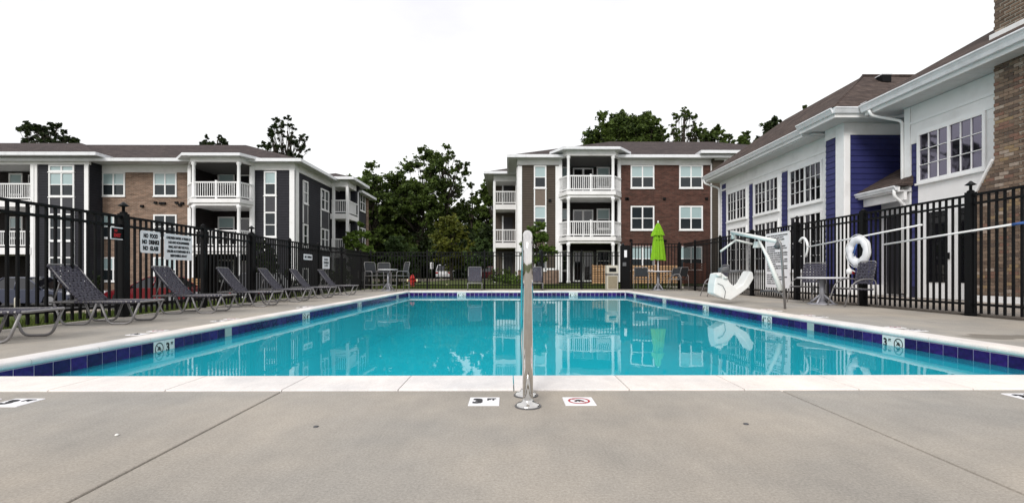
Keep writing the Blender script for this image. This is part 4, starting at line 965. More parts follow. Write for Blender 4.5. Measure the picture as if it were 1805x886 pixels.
m = MB().prism([(XC - .03, 11.14, 2.33), (XC - .03, 11.17, 2.37), (XC - .03, 10.69, 3.15), (XC - .03, 10.66, 3.11)], (.3, 0, 0)); part('shoulder_cap', m, 'trim', cb, world=True)
cbx('chimney_flashing', 'trim', XC - .04, XC + .97, ch1 - .05, 10.72, 5.64, 5.87)
cbx('shutter_edge', 'board_back', XB - .03, XB + .011, 10.70, 10.76, 3.1, 4.5)

# ================================================================== FENCES
FXL, FXR, FY = -5.73, 7.23, 20.2
HL, HR = 1.50, 1.88
PK = {}
def fence(name_label, cat, loc, p0, p1, h, posts, lamps=(), pitch=.119, big=()):
    """steel picket fence from p0 to p1 (x, y)"""
    t = thing('picket_fence', name_label, 'fence', loc); W = Vector(loc)
    p0, p1 = Vector((*p0, 0)), Vector((*p1, 0)); d = (p1 - p0); L = d.length; d.normalize(); nn = Vector((-d.y, d.x, 0)); ang = atan2(d.y, d.x)
    for (za, zb, w) in ((h - .035, h, .02), (h - .17, h - .135, .02), (.15, .185, .02)):
        q = [p0 - nn * w, p1 - nn * w, p1 + nn * w, p0 + nn * w]
        part('rail', MB().prism([v + Vector((0, 0, za)) for v in q], (0, 0, zb - za)), 'black', t, world=True)
    key = round(h, 3)
    if key not in PK: PK[key] = MB().box(-.0145, .0145, -.0125, .0125, .03, h - .002).mesh('picket', 'black')
    n = int(L / pitch)
    for k in range(n):
        c = p0 + d * ((k + .5) * L / n)
        if any(abs((k + .5) * L / n - s) < .045 for s in posts): continue
        o = link('picket', PK[key], t, c - W); o.rotation_euler.z = ang + random.uniform(-.01, .01)
    for s in posts:
        c = p0 + d * s; w = .052 if s in big else .036
        m = MB().box(-w, w, -w, w, -.02, h + .03).lathe([(w * 1.0, h + .03), (w * 1.25, h + .032), (w * 1.25, h + .045), (w * .2, h + .075)], (0, 0, 0), 4)
        po = link('post', m.mesh('post', 'black'), t, c - W); po.rotation_euler.z = ang
        BASES[po.name] = c
        if s in big: link('post_flange', MB().box(-.085, .085, -.085, .085, .0, .012).mesh('post_flange', 'black'), po)
        if s in lamps:
            m = MB().lathe([(.02, .04), (.02, .10), (.075, .115), (.03, .155), (.012, .175)], (0, 0, h + .03), 14)
            link('lamp_cap', m.mesh('lamp_cap', 'lamp_black'), po)
    return t
y0l = 2.6
ypl = [3.6, 5.47, 7.35, 9.26, 10.99, 12.9, 14.84, 16.9, 19.06]
sp = [y - y0l for y in ypl]
fence('black picket fence along the left deck behind the loungers, with white rule signs on it', 'fence', (FXL, 11, 0), (FXL, y0l), (FXL, FY), HL, sp, (sp[2], sp[4]), big=(sp[2], sp[4]))
ypr = [3.0, 5.3, 7.62, 9.94, 12.24, 14.5, 16.7, 18.95]
sp = [y - 2.6 for y in ypr]
fence('tall black picket fence along the right deck in front of the clubhouse', 'fence', (FXR, 11, 0), (FXR, 2.6), (FXR, FY), HR, sp, (sp[2], sp[4]), big=(sp[2], sp[3], sp[4], sp[5]))
xg0, xg1 = XY(1092, FY), XY(1112, FY)
fence('black picket fence across the far end of the pool', 'fence', (0, FY, 0), (FXL + .05, FY), (xg0, FY), HL + .03, [0.02, 2.35, 4.7, 7.05, 8.7], ())
fence('short black picket fence panel behind the lime umbrella', 'fence', (6, FY, 0), (xg1, FY), (FXR - .05, FY), HR, [.03, 2.0])
t = thing('gate_post', 'wide black gate latch post with a white tag beside the bin', 'gate', ((xg0 + xg1) / 2, FY, 0))
bevel(part('post', MB().box(-.20, .20, -.06, .06, 0, 1.80), 'black', t), .01); part('post_cap', MB().lathe([(.07, 1.8), (.07, 1.84), (.02, 1.9)], (-.1, 0, 0), 8), 'lamp_black', t)
part('latch', MB().box(-.12, .02, -.1, -.061, .95, 1.1), 'grey_plastic', t)
part('tag', MB().box(-.055, .055, -.075, -.062, 1.31, 1.60), 'sign', t)

# ---- signs
def sign(name, label, face, X, ya, yb, z0, z1, lines, mat='sign', ink='ink', border=None, radius=.03):
    """flat board on a side fence; lines = (text, width share, height share, centre y share)"""
    W, H = yb - ya, z1 - z0; c = Vector((X, (ya + yb) / 2, (z0 + z1) / 2))
    t = thing(name, label, 'sign', c); t.rotation_euler = ROT_POSX if face > 0 else ROT_NEGX
    pts = []
    for (cx, cy, a0) in ((W / 2 - radius, H / 2 - radius, 0), (-W / 2 + radius, H / 2 - radius, 90), (-W / 2 + radius, -H / 2 + radius, 180), (W / 2 - radius, -H / 2 + radius, 270)):
        for k in range(4): a = radians(a0 + k * 30); pts.append((cx + radius * cos(a), cy + radius * sin(a), 0))
    part('board', MB().prism(pts, (0, 0, .008)), border or mat, t)
    if border: part('panel', MB().box(-W / 2 + .014, W / 2 - .014, -H / 2 + .014, H / 2 - .014, .0081, .0095), mat, t)
    for (tx, w, h, y, *x) in lines: text_part(tx, w * W, h * H, t, (x[0] if x else 0) * W, (y - .5) * H, ink, .0105)
    return t
SX = FXL + .024
def YF_(px): return YX(px, SX)
sign('rule_sign', 'white sign reading NO FOOD NO DRINKS NO GLASS on the left fence', 1, SX, YF_(247), YF_(282), .965, 1.315,
     [('NO  FOOD', .72, .21, .78), ('NO  DRINKS', .86, .21, .50), ('NO  GLASS', .78, .21, .22)])
sign('rule_sign', 'large white sign about children under 14 years on the left fence', 1, SX, YF_(289), YF_(338), .875, 1.31,
     [('CHILDREN UNDER 14 YEARS OF', .88, .105, .85), ('AGE AND NON-SWIMMERS', .76, .105, .675), ('SHALL NOT USE THE POOL', .74, .105, .50), ('UNLESS ACCOMPANIED BY A', .84, .105, .33), ('RESPONSIBLE ADULT', .60, .105, .16)])
sign('warning_sign', 'small black sign with red lettering and a white rim on the left fence', 1, SX, YF_(194), YF_(217), 1.135, 1.315,
     [('NO', .22, .22, .72, -.12), ('EXIT', .52, .30, .35)], 'black', 'ink_red', 'sign', .01)
sign('rule_sign', 'small wide white sign with one dark word, behind the fifth lounger', 1, SX, YX(535, SX), YX(550, SX), 1.03, 1.19, [('NO  DIVING', .8, .45, .5)], radius=.02)
sign('rule_sign', 'small upright white sign with three short dark lines on the left fence', 1, SX, YX(568.5, SX), YX(580.5, SX), .79, 1.17,
     [('NO', .55, .18, .76), ('DIVING', .7, .18, .50), ('3 FT', .5, .16, .25)], radius=.02)
rules = ["POOL RULES AND REGULATIONS", "NO LIFEGUARD ON DUTY", "SWIM AT YOUR OWN RISK", "", "", "SHOWER BEFORE ENTERING", "NO RUNNING OR ROUGH PLAY", "NO DIVING", "CHILDREN MUST BE SUPERVISED", "NO FOOD OR DRINKS IN POOL", "NO GLASS CONTAINERS", "NO PETS ALLOWED IN POOL AREA",
         "PROPER SWIM ATTIRE REQUIRED", "NO SMOKING", "GUESTS MUST BE WITH RESIDENT", "KEEP GATE CLOSED AT ALL TIMES", "POOL HOURS", "", "NO LOUD MUSIC", "NOT RESPONSIBLE FOR LOSS", "IN CASE OF EMERGENCY", "CALL 911", "THANK YOU"]
SR = FXR - .024
ln = []
for i, tx in enumerate(rules):
    if tx: w = min(.86, .05 + .033 * len(tx)); ln.append((tx, w, .0235, .945 - i * .0395, -.43 + w / 2))
sign('pool_rules_sign', 'tall white board of dense pool rules on the right fence behind the pool lift', -1, SR, YX(1392, SR), YX(1350, SR), .26, 1.74, ln, radius=.012)

# ================================================================== LOUNGERS
def arcp(c, r, a0, a1, n=6): return [(c[0] + r * cos(radians(a0 + (a1 - a0) * k / n)), c[1] + r * sin(radians(a0 + (a1 - a0) * k / n))) for k in range(n + 1)]
def strap_panel(P0, P1, w, ncross, nlong, bend=0., sw=.036, wrap=True):
    """woven vinyl straps between two ends of a frame, P in local x,z; y spans w"""
    m = MB(); P0, P1 = Vector(P0), Vector(P1); d = (P1 - P0); L = d.length; d.normalize(); nn = Vector((-d.z, 0, d.x))
    def pos(s, off=0): return P0 + d * (s * L) + nn * (off - bend * 4 * s * (1 - s))
    th = .004
    for i in range(ncross):
        s0 = (i + .5) / ncross; hs = sw / L / 2; pts = []
        for j in range(2 * nlong + 1):
            y = -w / 2 + w * j / (2 * nlong); off = .006 * (1 if (j // 1 + i) % 2 else -1) if 0 < j < 2 * nlong else 0
            pts.append((y, off))
        o = len(m.v)
        for (y, off) in pts:
            for s in (s0 - hs, s0 + hs):
                for e in (0, th):
                    q = pos(s, off + e); m.v.append((q.x, y, q.z))
        for j in range(len(pts) - 1):
            a = o + j * 4; b = a + 4
            for f in ((a, a + 2, b + 2, b), (a + 1, b + 1, b + 3, a + 3), (a, b, b + 1, a + 1), (a + 2, a + 3, b + 3, b + 2)): m.f.append(f); m.sm.append(False)
        if wrap:
            for sy in (-1, 1):
                q = pos(s0); m.tube([q + Vector((d.x * -sw / 2, sy * w / 2, d.z * -sw / 2)), q + Vector((d.x * sw / 2, sy * w / 2, d.z * sw / 2))], .0165, 8)
    for k in range(nlong):
        y = -w / 2 + w * (k + .5) / nlong; o = len(m.v); n = ncross * 2
        for i in range(n + 1):
            s = i / n; off = .006 * (-1 if (i // 2 + k) % 2 else 1) if 0 < i < n else 0
            for yy in (y - sw * .48, y + sw * .48):
                for e in (0, th):
                    q = pos(s, off + e); m.v.append((q.x, yy, q.z))
        for i in range(n):
            a = o + i * 4; b = a + 4
            for f in ((a, b, b + 2, a + 2), (a + 1, a + 3, b + 3, b + 1), (a, a + 1, b + 1, b), (a + 2, b + 2, b + 3, a + 3)): m.f.append(f); m.sm.append(False)
    return m
def make_lounger(label):
    t = thing('sun_lounger', label, 'lounger', (0, 0, 0), 'strap loungers on the left deck')
    w = .54; H = .285; r = .0135
    # side rails bend down into the front legs
    ring = smooth_path([(-.43, -w / 2, H), (.58, -w / 2, H), (.60, -w / 2 + .03, H), (.60, w / 2 - .03, H), (.58, w / 2, H), (-.43, w / 2, H)], .05, 4)
    part('seat_frame', MB().tube(ring, r, 10), 'frame', t)
    part('head_bar', MB().tube([(-.43, -w / 2, H), (-.43, w / 2, H)], r, 8), 'frame', t)
    for sy in (-1, 1):
        y = sy * w / 2
        part('leg', MB().tube(smooth_path([(.13, y, H - .01), (.22, y, .012), (.47, y, .012), (.57, y, H - .01)], .07, 5), r, 10), 'frame', t)
        part('leg', MB().tube(smooth_path([(-.38, y, H - .01), (-.29, y, .012), (.0, y, .012), (.09, y, H - .01)], .07, 5), r, 10), 'frame', t)
    hx, hz, tx, tz = -.10, H + .015, -.46, .745
    wb = w - .04
    bf = smooth_path([(hx, -wb / 2, hz), (-.20, -wb / 2, hz + .10), (tx, -wb / 2, tz), (tx - .005, -wb / 2 + .03, tz + .01), (tx - .005, wb / 2 - .03, tz + .01), (tx, wb / 2, tz), (-.20, wb / 2, hz + .10), (hx, wb / 2, hz)], .07, 4)
    part('back_frame', MB().tube(bf, r * .9, 8), 'frame', t)
    part('backrest', strap_panel((hx, 0, hz), (tx, 0, tz), wb, 14, 7, bend=-.018, sw=.034), 'strap', t, kind='stuff')
    part('seat', strap_panel((-.16, 0, H), (.585, 0, H), w, 14, 6, bend=.006, sw=.036), 'strap', t, kind='stuff')
    for sy in (-1, 1): part('brace', MB().tube([(-.33, sy * (wb / 2 - .015), .56), (-.41, sy * (wb / 2 - .015), H)], .008, 6), 'frame', t)
    part('brace_bar', MB().tube([(-.41, -wb / 2 + .015, H), (-.41, wb / 2 - .015, H)], .008, 6), 'frame', t)
    return t
lab = ['grey strap lounger at the left edge, only its foot end in view', 'nearest grey strap lounger with its back in view, left of the lamp post', 'grey strap lounger with its back below the large children sign',
       'third reclining lounger along the left fence, in front of the white balcony', 'fourth reclining lounger along the left fence', 'fifth reclining lounger, below the small wide sign', 'farthest lounger of the left row, below the small upright sign']
L0 = make_lounger(lab[0]); rots = [10, 9, 8, 7, 6, 5, 4]
for i, (y, x) in enumerate(((4.72, -5.10), (6.42, -5.27), (8.12, -5.22), (9.72, -5.15), (11.32, -5.17), (12.95, -5.19), (14.7, -5.14))):
    o = L0 if i == 0 else copy_tree(L0)
    o['label'] = lab[i]; o.location = (x, y, 0); o.rotation_euler.z = radians(rots[i])
for (px, y, rz, lb) in ((837, 18.95, -86, 'upright strap lounger facing the pool at the far end, left of the handrail'), (944, 18.95, -92, 'upright strap lounger facing the pool at the far end, right of the handrail')):
    o = copy_tree(L0); o['label'] = lb; o['group'] = 'loungers at the far end of the pool'; o.location = (XY(px, y), y, 0); o.rotation_euler.z = radians(rz)
    for c in o.children:
        if c.name.startswith('back'): c.rotation_euler.y = radians(24); c.location = (-.10, 0, .02)

# ================================================================== CHAIRS AND TABLES
def make_chair(label, group, seat_h=.40, arm_h=.62, back_h=.88, w=.52, tall=False, woven=True, cloth='strap'):
    t = thing('patio_chair', label, 'chair', (0, 0, 0), group)      # faces +X
    r = .0125
    for sy in (-1, 1):
        y = sy * w / 2
        if tall: pts = [(.26, y, .01), (.25, y, arm_h), (-.22, y, arm_h), (-.22, y, .01)]
        else: pts = [(.34, y, .01), (.20, y, arm_h - .10), (.02, y, arm_h), (-.24, y, arm_h - .005), (-.27, y, .01)]
        part('leg_frame', MB().tube(smooth_path(pts, .10, 6), r, 8), 'frame', t)
    part('seat_frame', MB().tube(smooth_path([(-.2, -w / 2, seat_h), (.24, -w / 2, seat_h + .02), (.24, w / 2, seat_h + .02), (-.2, w / 2, seat_h)], .05), r * .9, 8, closed=False), 'frame', t)
    bf = smooth_path([(-.16, -w / 2 + .02, seat_h), (-.27, -w / 2 + .02, back_h), (-.27, w / 2 - .02, back_h), (-.16, w / 2 - .02, seat_h)], .07, 5)
    part('back_frame', MB().tube(bf, r * .9, 8), 'frame', t)
    if woven:
        part('seat', strap_panel((-.2, 0, seat_h), (.24, 0, seat_h + .02), w, 7, 5, bend=.012, sw=.045), cloth, t, kind='stuff')
        part('backrest', strap_panel((-.185, 0, seat_h + .1), (-.268, 0, back_h - .02), w - .04, 7, 6, bend=.0, sw=.045, wrap=True), cloth, t, kind='stuff')
    else:
        m = MB().prism([(-.2, -w / 2, seat_h), (.24, -w / 2, seat_h + .02), (.24, w / 2, seat_h + .02), (-.2, w / 2, seat_h)], (0, 0, .012)); part('seat', m, cloth, t)
        m = MB().prism([(-.19, -w / 2 + .03, seat_h + .12), (-.19, w / 2 - .03, seat_h + .12), (-.268, w / 2 - .04, back_h - .03), (-.268, -w / 2 + .04, back_h - .03)], (-.012, 0, 0)); part('backrest', m, cloth, t)
    if tall: part('foot_bar', MB().tube([(.255, -w / 2, .22), (.255, w / 2, .22)], r * .9, 8), 'frame', t); part('foot_bar', MB().tube([(-.22, -w / 2, .22), (-.22, w / 2, .22)], r * .9, 8), 'frame', t)
    return t
gC = 'strap chairs round the low table on the right deck'
C0 = make_chair('strap chair at the right of the low table, below the life ring', gC, .34, .54, .88); C0.location = (XY(1508, 9.5), 9.55, 0); C0.rotation_euler.z = radians(178)
for (px, y, rz, lb) in ((1424, 10.8, -152, 'strap chair behind the low table, its woven back towards the fence'), (1262, 13.6, 178, 'strap chair partly hidden behind the white pool lift seat')):
    o = copy_tree(C0); o['label'] = lb; o.location = (XY(px, y), y, 0); o.rotation_euler.z = radians(rz)
def table(label, x, y, h, r, sq=False, stem=.05):
    t = thing('patio_table', label, 'table', (x, y, 0))
    part('table_top', MB().lathe([(r - .01, h - .03), (r, h - .02), (r, h), (r - .01, h + .003)], n=32), 'table', t)
    part('leg', MB().lathe([(stem, .02), (stem, h - .03)], n=12), 'table_leg', t)
    part('table_base', MB().lathe([(.28, 0), (.28, .018), (.08, .03), (.055, .06)], n=20), 'table_leg', t)
    for a in (0, 1, 2, 3): part('leg_strut', MB().tube([(stem * .8 * cos(a * pi / 2 + .6), stem * .8 * sin(a * pi / 2 + .6), h * .35), (.24 * cos(a * pi / 2 + .6), .24 * sin(a * pi / 2 + .6), .015)], .022, 6), 'table_leg', t)
    return t
table('round white low table on the right deck between strap chairs', XY(1449, 10.2), 10.2, .565, .46)
table('round white table under the closed lime umbrella', XY(1160, 19.0), 19.0, .74, .50)
table('tall round table at the far left corner between two tall chairs', XY(684, 18.2), 18.2, .80, .36, stem=.035)
gT = 'tall chairs at the far left corner'
T0 = make_chair('tall chair on the left of the tall table, far left corner', gT, .55, .73, 1.06, .5, True, False, 'mesh_fabric'); T0.location = (XY(659, 18.0), 18.0, 0); T0.rotation_euler.z = radians(-40)
for (px, y, rz, lb) in ((706, 18.0, 215, 'tall chair on the right of the tall table, far left corner'), (676, 18.9, -80, 'tall chair behind the tall table, far left corner')):
    o = copy_tree(T0); o['label'] = lb; o.location = (XY(px, y), y, 0); o.rotation_euler.z = radians(rz)
gU = 'dark sling chairs round the umbrella table'
U0 = make_chair('dark sling chair on the left of the umbrella table', gU, .42, .62, .88, .55, False, False, 'mesh_fabric'); U0.location = (XY(1133, 18.7), 18.7, 0); U0.rotation_euler.z = radians(60)
for (px, y, rz, lb) in ((1196, 18.6, 130, 'dark sling chair on the right of the umbrella table'), (1184, 19.5, 200, 'dark sling chair behind the right side of the umbrella table')):
    o = copy_tree(U0); o['label'] = lb; o.location = (XY(px, y), y, 0); o.rotation_euler.z = radians(rz)
# closed lime umbrella
ux, uy = XY(1160, 19.0), 19.0
t = thing('umbrella', 'closed lime green umbrella standing through the far white table', 'umbrella', (ux, uy, 0))
part('pole', MB().tube([(0, 0, .02), (0, 0, 2.62)], .019, 10), 'table', t)
part('finial', MB().lathe([(.012, 2.6), (.028, 2.63), (.03, 2.66), (.012, 2.69)], n=12), 'white', t)
def folded(z0, z1, r0, r1, folds, seed):
    m = MB(); n = folds * 6; rows = 10; rr = random.Random(seed); amp = [rr.uniform(.75, 1.2) for _ in range(folds)]; lo = [rr.uniform(-.03, .03) for _ in range(folds)]
    for j in range(rows + 1):
        s = j / rows
        for k in range(n):
            a = 2 * pi * k / n + .25 * s; f = k // 6; u = (k % 6) / 6; fold = .5 - .5 * cos(2 * pi * u)
            r = (r0 + (r1 - r0) * s ** .8) * (.52 + .48 * fold * amp[f]); z = z0 + (z1 - z0) * s + (lo[f] if j == rows else 0)
            m.v.append((r * cos(a), r * sin(a), z))
    for j in range(rows):
        for k in range(n): m.f.append((j * n + k, (j + 1) * n + k, (j + 1) * n + (k + 1) % n, j * n + (k + 1) % n)); m.sm.append(True)
    return m
part('canopy', folded(2.45, 1.17, .10, .29, 8, 3), 'umbrella', t)
part('canopy_cap', folded(2.60, 2.12, .03, .26, 8, 5), 'umbrella', t, 'short upper tier of the folded canopy')
part('tie_strap', MB().lathe([(.17, 1.95), (.172, 1.98)], n=16), 'umbrella', t)

# ================================================================== HANDRAIL
t = thing('pool_handrail', 'polished steel handrail standing in the near deck in front of the pool', 'handrail', (.095, 2.37, 0), rz=radians(-.4))
zt_ = .835
path_ = smooth_path([(0, 0, 0), (0, 0, zt_), (0, .25, zt_ - .005), (0, .86, .30), (0, .90, -.35)], .10, 8)
part('rail', MB().tube(path_, .0245, 20), 'steel', t)
part('rear_post', MB().tube(smooth_path([(0, .21, 0), (0, .21, .5), (0, .21, zt_ - .02)], .1, 6), .0225, 16), 'steel', t)
for y in (0, .21): part('escutcheon', MB().lathe([(.060, 0), (.060, .008), (.052, .014), (.034, .018), (.028, .028), (.026, .034)], (0 if y == 0 else -.004, y, .001), 28), 'steel', t)
for y in (0, .21): part('escutcheon_ring', MB().lathe([(.064, .0), (.064, .006)], (0 if y == 0 else -.004, y, .0), 28), 'grey_plastic', t)

# ================================================================== POOL LIFT
t = thing('pool_lift', 'white pool lift with a sling seat hanging from its arm on the right deck', 'pool lift', (4.95, 9.3, 0))
def P_(px, py, Y_): return (XY(px, Y_), Y_, ZY(px, py, Y_))
part('mast', MB().tube(smooth_path([P_(1384, 545, 8.85), P_(1377, 432, 8.85), P_(1370, 420, 8.9)], .1, 6), .021, 12), 'frame', t, world=True)
part('mast_knuckle', MB().tube([P_(1374, 427, 8.9), P_(1368, 437, 8.95)], .05, 12), 'grey_plastic', t, world=True)
part('arm', MB().tube([P_(1374, 426, 8.9), P_(1290, 409, 10.4)], .038, 12), 'plastic', t, world=True)
part('arm_end', MB().tube([P_(1292, 408, 10.4), P_(1293, 421, 10.4)], .04, 10), 'plastic', t, world=True)
part('actuator', MB().tube([P_(1377, 512, 9.0), P_(1354, 455, 9.25), P_(1337, 421, 9.5)], [.05, .034, .016], 12), 'plastic', t, world=True)
part('actuator_mount', MB().tube([P_(1377, 512, 9.0), P_(1340, 513, 9.3)], .018, 8), 'frame_dark', t, world=True)
part('battery_box', MB().prism([P_(1336, 425, 9.6), P_(1345, 434, 9.6), P_(1345, 436, 9.6), P_(1334, 436, 9.6)][::-1], (0, .16, 0)), 'plastic', t, world=True)
part('base_frame', MB().tube(smooth_path([P_(1343, 515, 9.6), P_(1350, 510, 9.4), P_(1380, 517, 9.0), P_(1383, 530, 8.9)], .1), .018, 8), 'frame', t, world=True)
YS = 10.5
part('hanger', MB().tube([P_(1270, 443, YS), P_(1297, 423, YS), P_(1326, 430, YS)], .024, 10), 'plastic', t, world=True)
for (px, a, c) in ((1271, 443, 482), (1322, 429, 478), (1317, 429, 476)): part('hanger_strap', MB().tube([P_(px, a, YS), P_(px + 1, c, YS)], .008, 6), 'frame', t, world=True)
prof = [(1263, 482), (1272, 480), (1280, 487), (1288, 499), (1298, 508), (1310, 500), (1323, 477), (1327, 480), (1329, 490), (1319, 507), (1303, 519), (1288, 529), (1276, 526), (1258, 517), (1259, 500)]
m = MB().prism([P_(a, c, YS) for a, c in prof], (0, .34, 0)); o = bevel(part('sling_seat', m, 'sling', t, world=True), .018, 3)
part('seat_fold', MB().tube([P_(1265, 499, YS - .02), P_(1274, 503, YS - .02), P_(1279, 513, YS - .02), P_(1277, 525, YS - .02)], .006, 6), 'grey_plastic', t, world=True)
part('headrest', MB().tube([P_(1268, 477, YS + .1), P_(1284, 474, YS + .1)], .065, 12), 'grey_plastic', t, world=True)
part('strap_buckle', MB().tube([P_(1262, 484, YS - .03), P_(1272, 486, YS - .03)], .03, 8), 'plastic', t, world=True)
part('strap_buckle', MB().tube([P_(1276, 488, YS - .03), P_(1282, 490, YS - .03)], .028, 8), 'plastic', t, world=True)
part('arm_pad', MB().tube([P_(1284, 478, YS + .45), P_(1312, 478, YS + .45)], .03, 8), 'grey_plastic', t, world=True)

# ================================================================== SAFETY GEAR ON THE RIGHT FENCE
XH = FXR - .05
t = thing('life_ring', 'white fabric covered life ring hanging on the right fence', 'life ring', (XH - .03, YX(1516, XH), 1.10))
m = MB(); n = 40; k_ = 12
R_, r_ = .235, .082
for i in range(n):
    a = 2 * pi * i / n; rr = r_ * (1 + .06 * sin(8 * a) + .05 * sin(5 * a + 1))
    for j in range(k_): b = 2 * pi * j / k_; q = R_ + rr * cos(b); m.v.append((rr * .8 * sin(b), q * cos(a), q * sin(a)))
for i in range(n):
    for j in range(k_): m.f.append((i * k_ + j, i * k_ + (j + 1) % k_, ((i + 1) % n) * k_ + (j + 1) % k_, ((i + 1) % n) * k_ + j)); m.sm.append(True)
part('ring', m, 'ring_white', t)
rp = [(-.08, -.06, .14), (-.09, -.02, .02), (-.07, .03, -.10), (-.05, .02, .10), (-.06, .08, -.04)]
part('rope_knot', MB().tube(rp, .012, 6), 'rope_blue', t)
part('grab_rope', MB().tube([(-.03, (R_ + .10) * cos(a), (R_ + .10) * sin(a)) for a in [2 * pi * i / 32 for i in range(33)]], .007, 6), 'white', t)
part('hanging_rope', MB().tube(smooth_path([(-.03, .28, -.1), (-.02, .26, -.35), (0, .1, -.42)], .1), .012, 6), 'white', t)
part('float_tip', MB().lathe([(.05, -.05), (.055, .04), (.02, .07)], (-.05, .2, -.42), 10), 'white', t)
t = thing('throw_bag', 'small red throw rope bag under the life ring', 'rope bag', (XH - .02, YX(1503, XH), .66))
part('bag', MB().lathe([(.05, -.03), (.06, .0), (.055, .03)], n=12), 'ink_red', t); part('cord', MB().tube([(0, 0, .03), (.02, -.1, .2)], .006, 6), 'rope_blue', t)
def pole(label, px0, py0, px1, py1, hook=False, mat='white'):
    a = Vector((XH, YX(px0, XH), ZX(px0, py0, XH))); b = Vector((XH, YX(px1, XH), ZX(px1, py1, XH)))
    t = thing('rescue_pole', label, 'pole', a); part('shaft', MB().tube([(0, 0, 0), b - a], .0165, 10), mat, t)
    for s in (.3, .75): c = (b - a) * s; part('bracket', MB().box(c.x - .01, c.x + .035, c.y - .02, c.y + .02, c.z - .03, c.z + .03), 'frame_dark', t)
    return t, a, b
t, a, b = pole('long white shepherd hook pole on the right fence above the strap chairs', 1424, 435, 1625, 396)
hk = [P for P in [(0, 0, 0), (0, .03, .09), (0, .16, .24), (0, .36, .27), (0, .50, .18), (0, .52, .06)]]
hk2 = [(0, -.0, -.0), (0, .03, .12), (0, .12, .22), (0, .24, .235), (0, .33, .15)]
part('hook', MB().tube(smooth_path(hk2, .1, 5), [.03] * len(smooth_path(hk2, .1, 5)), 10), 'white', t)
part('hook', MB().tube(smooth_path([(0, 0, 0), (0, .02, -.10), (0, .09, -.24)], .1, 5), .024, 10), 'white', t)
t, a, b = pole('white telescopic pole with a blue tip on the right fence near the brick chimney', 1557, 431, 1785, 395.5)
part('tip', MB().tube([b - a, b - a + (b - a).normalized() * .16], .02, 10), 'rope_blue', t, 'blue grip at the end')
# ================================================================== BIN
t = thing('litter_bin', 'tan panelled litter bin with a grey hood beside the gate post', 'bin', (XY(1078, 19.7), 19.7, 0))
bevel(part('body', MB().box(-.22, .22, -.2, .2, 0, .58), 'tan_light', t), .01); bevel(part('panel', MB().box(-.18, .18, -.215, -.2, .05, .54), 'tan', t), .006)
part('rim', MB().box(-.235, .235, -.215, .215, .585, .63), 'grey_plastic', t)
m = MB().prism([(-.235, -.21, .635), (-.235, .21, .635), (-.235, .17, .97), (-.235, -.17, .97)], (.47, 0, 0)); bevel(part('hood', m, 'tan_light', t), .02, 2)
part('flap', MB().prism([(-.14, -.215, .72), (-.14, -.20, .87), (.14, -.20, .87), (.14, -.215, .72)], (0, -.012, 0)), 'black', t)

